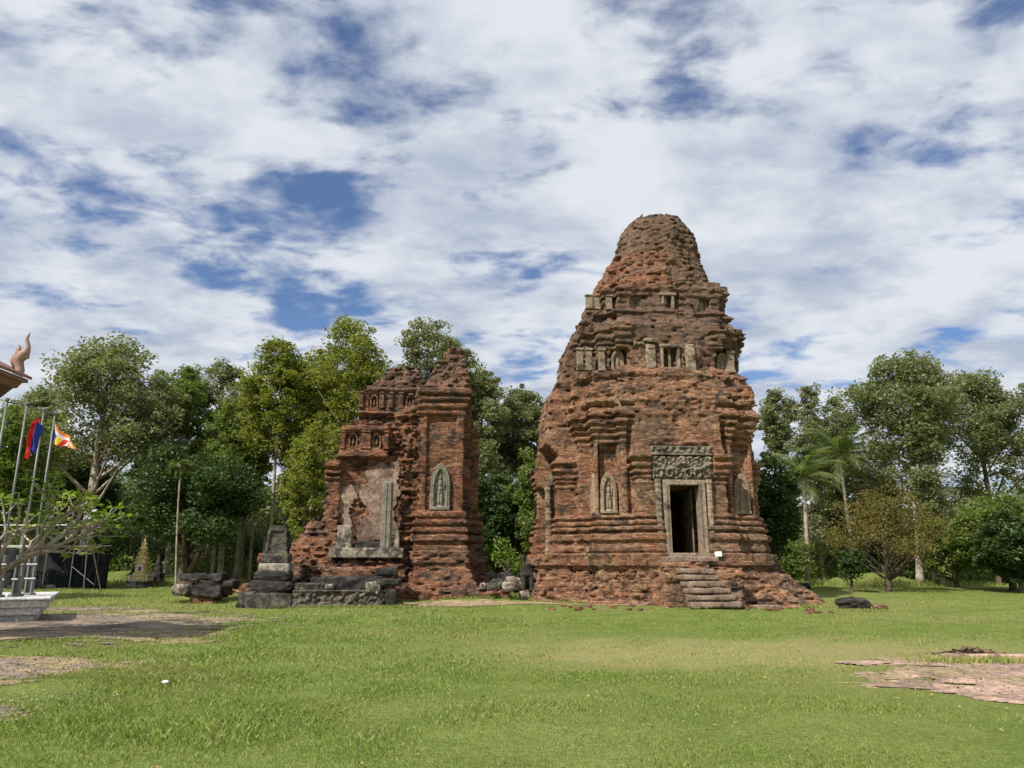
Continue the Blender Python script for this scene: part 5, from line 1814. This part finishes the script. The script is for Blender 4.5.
slab_relief('net_panel', us, zs, .06 * np.sin(U * 5) + .05 * vnoise(U * 3, Z * 2, U * 0, 4), np.ones_like(U, bool), dark_net, t_, .08, ((0, 1.1, 0), 0))
us = np.arange(-1.9, .28, .06); zs = np.arange(.0, zr - .12, .06)
U, Z = np.meshgrid(us, zs, indexing='ij')
slab_relief('net_panel', us, zs, .12 * np.sin(U * 9 + np.sin(Z * 3)) + .08 * vnoise(U * 4, Z * 3, U * 0, 5), Z < zr - .2 - .25 * np.abs(U + .8), dark_net, t_, .4, ((0, .5, 0), 0))
boulder('net_bundle', (.1, .4, .35), (.75, .6, .8), dark_net, t_, 31, box=.3)
for i, (dx, dy) in enumerate(((-3.6, -.3), (-4.4, -.4), (-5.0, -.2), (-2.9, -.35), (-2.4, -.45), (-6.1, -.3))):
    q5 = (xb + dx, Yn + dy, float(gz(xb + dx, Yn + dy)) + .1)
    o = boulder('loose_stone', q5, (.5, .4, .34), [black_stone_moss, sandstone, black_stone][i % 3], None)
    tag(o, ['mossy dark loose stone at the middle of the net shelter front', 'grey loose stone, third from the picture edge before the net shelter', 'black loose stone, second from the picture edge before the net shelter', 'mossy dark stone below the slanting rusty brace', 'grey stone beside the folded net bundle end', 'black stone before the net shelter nearest the picture edge'][i], 'stone', 'loose stones before the net shelter')

# solar lamp post leaning by the shelter
q = ground_at(86, 592)
t_ = thing('solar_lamp', 'solar panel lamp on a thin braced pole beside the net shelter', 'solar lamp', q)
tpz = W(90, 520, q.y).z - q.z
tx = W(90, 520, q.y).x - q.x
MB().tube([(-.15, 0, 0), (tx, 0, tpz)], .03, 7).build('pole', metal, t_)
MB().tube([(-1.5, .1, tpz * .42), (tx - .1, 0, tpz * .96)], .035, 6).build('brace', dark_wood, t_)
MB().tube([(.75, .1, 0), (tx + .1, 0, tpz * .8)], .028, 6).build('brace', dark_wood, t_)
MB().tube([(-1.0, .1, tpz * .35), (.35, .05, tpz * .1)], .02, 6).build('brace', metal, t_)
MB().tube([(tx, 0, tpz), (tx + .18, 0, tpz + .45)], .02, 6).build('stem', metal, t_)
MB().box((tx - .02, 0, tpz + .05), (.52, .40, .035), rot=Matrix.Rotation(R(25), 3, 'Y') @ Matrix.Rotation(R(30), 3, 'X')).build('solar_panel', panel_mat, t_)
MB().box((tx + .2, 0, tpz + .5), (.26, .16, .16), bev=.03).build('lamp_head', white_metal, t_)
MB().tube([(-5.5, .3, tpz * .93), (tx, 0, tpz * .93)], .028, 6).build('crossbar', white_metal, t_)

# golden shrine
q = ground_at(140, 587)
t_ = thing('golden_shrine', 'small gold painted tiered shrine with a spire on a white base', 'shrine', q, R(6))
k = (W(140, 536, q.y).z - q.z) / 2.95
def zk(l): return [(a * k * .86, b * k) for a, b in l]
MB().lathe(zk([(.78, 0), (.80, .05), (.74, .22), (.76, .26), (.76, .34)]), (0, 0, 0), 16, .92).build('base', pale_stone, t_)
MB().lathe(zk([(.70, .34), (.72, .42), (.58, .46), (.56, .60), (.60, .64), (.52, .70), (.45, .78), (.47, .84)]), (0, 0, 0), 16, .9).build('plinth', gold, t_)
MB().lathe(zk([(.40, .84), (.38, 1.32), (.46, 1.36), (.46, 1.42), (.36, 1.46)]), (0, 0, 0), 16, .9).build('cella', gold, t_)
nf = MB().box((0, -.35 * k, 1.08 * k), (.24 * k, .10 * k, .42 * k), bev=.02).build('niche_frame', white_paint, t_)
MB().box((0, -.41 * k, 1.06 * k), (.14 * k, .03 * k, .24 * k)).build('niche', bird_mat, nf)
for i in range(4):
    zb_ = 1.46 + i * .27; r_ = .36 - .062 * i
    MB().lathe(zk([(r_ * .9, zb_), (r_ * .82, zb_ + .13), (r_ * 1.1, zb_ + .17), (r_ * 1.12, zb_ + .21), (r_ * .8, zb_ + .27)]), (0, 0, 0), 16, .85).build('roof_tier', gold, t_)
    for sx_ in (-1, 1):
        MB().lathe(zk([(.035, 0), (.05, .04), (.0, .13)]), (sx_ * r_ * .70 * k, -r_ * .70 * k, (zb_ + .21) * k), 8).build('corner_spike', gold, t_)
MB().lathe(zk([(.13, 2.54), (.09, 2.62), (.06, 2.70), (.02, 3.0)]), (0, 0, 0), 10).build('spire', gold, t_)
for sx_ in (-1, 1):
    for sy_ in (-1, 1):
        MB().lathe(zk([(.07, 0), (.09, .05), (.05, .1), (.08, .17), (.04, .24), (.06, .3), (.0, .38)]), (sx_ * .48 * k, sy_ * .48 * k, .34 * k), 8).build('corner_post', white_paint, t_)
for px_, lb in ((136, 'dark conical stone spire behind and left of the golden shrine'), (158, 'dark conical stone spire behind and right of the golden shrine')):
    q = Vector((W(px_, 572, 52).x, 52, 0)); q.z = float(gz(q.x, q.y))
    o = MB().lathe([(.5, 0), (.5, .3), (.42, .35), (.40, .7), (.32, .75), (.28, 1.1), (.2, 1.2), (.12, 1.6), (.04, 2.0), (0.01, 2.2)], (0, 0, 0), 12).build('stone_spire', black_stone, None)
    o.location = q; tag(o, lb, 'stone spire')

# birds on the tower top
for px_, v_, lb, rz_ in ((641, -.5, 'dark bird perched upright on the summit of the standing tower', .3), (661, -.6, 'dark bird leaning forward on the right edge of the tower summit', 1.4)):
    pp = W(px_, 219 if px_ < 650 else 216, 33.2)
    t_ = thing('bird', lb, 'bird', (pp.x, pp.y, pp.z - .02), rz_)
    up_ = v_ == -.5
    bv = [(0, 0, .10), (.05, 0, .20), (.07, 0, .27), (.12, 0, .275), (-.12, 0, .02 if up_ else .08), (0, .03, .03), (0, -.03, .03), (.01, .03, -.04), (.01, -.03, -.04)] if up_ else [(0, 0, .10), (.10, 0, .15), (.16, 0, .2), (.21, 0, .2), (-.2, 0, .06), (0, .03, .03), (0, -.03, .03), (.01, .03, -.04), (.01, -.03, -.04)]
    skin_body('bird_body', bv, [(0, 1), (1, 2), (2, 3), (0, 4), (0, 5), (0, 6), (5, 7), (6, 8)], [.065, .055, .035, .012, .015, .015, .015, .008, .008], bird_mat, t_, 1)


# ------------------------------------------------------------------ weeds, flowers and broken bricks at the foot of the masonry
def tufts(name, pts, n, spread, hmax, mat, seed, wid=.008):
    rng = np.random.default_rng(seed)
    pts = np.array(pts)
    k = rng.integers(0, len(pts), n)
    X = pts[k, 0] + rng.normal(0, spread, n); Y = pts[k, 1] + rng.normal(0, spread * .5, n)
    Z = gz(X, Y)
    h = hmax * (.35 + .65 * rng.random(n))
    a = rng.uniform(0, 6.283, n); ln = h * rng.uniform(.1, .7, n)
    b = rng.uniform(0, 6.283, n)
    wx, wy = np.cos(b) * wid, np.sin(b) * wid
    dx, dy = np.cos(a) * ln, np.sin(a) * ln
    V = np.stack([np.stack([X - wx, Y - wy, Z - .01], 1), np.stack([X + wx, Y + wy, Z - .01], 1), np.stack([X + dx * .4 + wx, Y + dy * .4 + wy, Z + h * .6], 1), np.stack([X + dx, Y + dy, Z + h], 1)], 1).reshape(-1, 3)
    return tag(fast_mesh(name, V, np.arange(4 * n).reshape(-1, 4), mat), kind='stuff')


foot = []
for px_, py_ in [(535 + i * 9, 604 - max(0, (560 - 535 - i * 9)) * .3) for i in range(15)] + [(740 + i * 8, 606 + i * .2) for i in range(11)]:
    g_ = ground_at(px_, py_); foot.append((g_.x, g_.y))
for px_, py_ in [(296 + i * 10, 608) for i in range(12)] + [(250 + i * 8, 606) for i in range(6)] + [(175 + i * 8, 603) for i in range(7)] + [(408 + i * 11, 598) for i in range(13)] + [(845 + i * 6, 612) for i in range(7)] + [(940 + i * 10, 664) for i in range(9)]:
    g_ = ground_at(px_, py_); foot.append((g_.x, g_.y))
tufts('weeds', foot, 9000, .22, .15, GM, 77)
far = []
for i in range(140):
    g_ = ground_at(-20 + i * 7.7, 582 + (i * 7 % 5)); far.append((g_.x, g_.y))
tufts('weeds', far, 14000, .9, .35, GM, 78, .015)

rg = np.random.default_rng(15)
P0 = []
for px_, py_, n_, sx_, sy_ in ((40, 703, 260, .45, .28), (110, 668, 60, .5, .3), (245, 618, 120, .8, .5), (205, 695, 60, .6, .25), (500, 612, 80, 1.6, .5), (330, 700, 30, 1.5, 1.0)):
    g_ = ground_at(px_, py_)
    X = g_.x + rg.normal(0, sx_, n_); Y = g_.y + rg.normal(0, sy_, n_)
    P0.append(np.stack([X, Y, gz(X, Y) + .03 + .02 * rg.random(n_)], 1))
V_, Q_ = leaf_quads(np.concatenate(P0), .0065, rg, 3.0, .9)
tag(fast_mesh('clover_flowers', V_, Q_, plain_mat('clover_white', (0.62, 0.66, 0.55), .7)), kind='stuff')

bm_ = boulder('broken_brick', (0, 0, 0), (.26, .16, .10), brick_rubble, None, 400, box=.7, res=2, rough=.15)
first = True
rq = random.Random(33)
LB = 'small broken brick lying in the grass along the foot of the standing tower'
for i in range(38):
    px_ = rq.choice([rq.uniform(540, 660), rq.uniform(742, 850), rq.uniform(742, 850)])
    g_ = ground_at(px_, 606 + rq.uniform(-1, 5) + (3 if px_ > 800 else 0))
    o = bm_ if first else bm_.copy()
    if not first: COL.objects.link(o)
    first = False
    o.location = (g_.x, g_.y, g_.z + .03)
    o.rotation_euler = (rq.uniform(-.3, .3), rq.uniform(-.3, .3), rq.uniform(0, 6))
    k_ = rq.uniform(.6, 1.3); o.scale = (k_, k_, k_)
    tag(o, LB, 'brick', 'broken bricks at the tower foot')

# loose chips and dust on the bare patches
rg = np.random.default_rng(71)
P0 = []
for (cx, cy, rx, ry, rz) in PATCHES:
    n_ = 900
    a = rg.uniform(0, 6.283, n_); r_ = np.sqrt(rg.random(n_)) * 1.08
    U = np.cos(a) * r_ * rx; V = np.sin(a) * r_ * ry
    X = cx + U * math.cos(rz) - V * math.sin(rz); Y = cy + U * math.sin(rz) + V * math.cos(rz)
    P0.append(np.stack([X, Y, gz(X, Y) + .035], 1))
V_, Q_ = leaf_quads(np.concatenate(P0), .018, rg, 1.2, .8)
tag(fast_mesh('gravel', V_, Q_, plain_mat('gravel_chips', (0.24, 0.18, 0.13), .9, var=.7, scale=20)), kind='stuff')
# fallen leaves on the lawn
n_ = 2600
Y = np.sqrt(rg.random(n_) * (34 ** 2 - 5 ** 2) + 25); X = (rg.random(n_) * 2 - 1) * Y * .75
V_, Q_ = leaf_quads(np.stack([X, Y, gz(X, Y) + .035], 1), .022, rg, 2.0, .6)
tag(fast_mesh('fallen_leaves', V_, Q_, plain_mat('fallen_leaf', (0.28, 0.19, 0.07), .8, var=.6, scale=9)), kind='stuff')
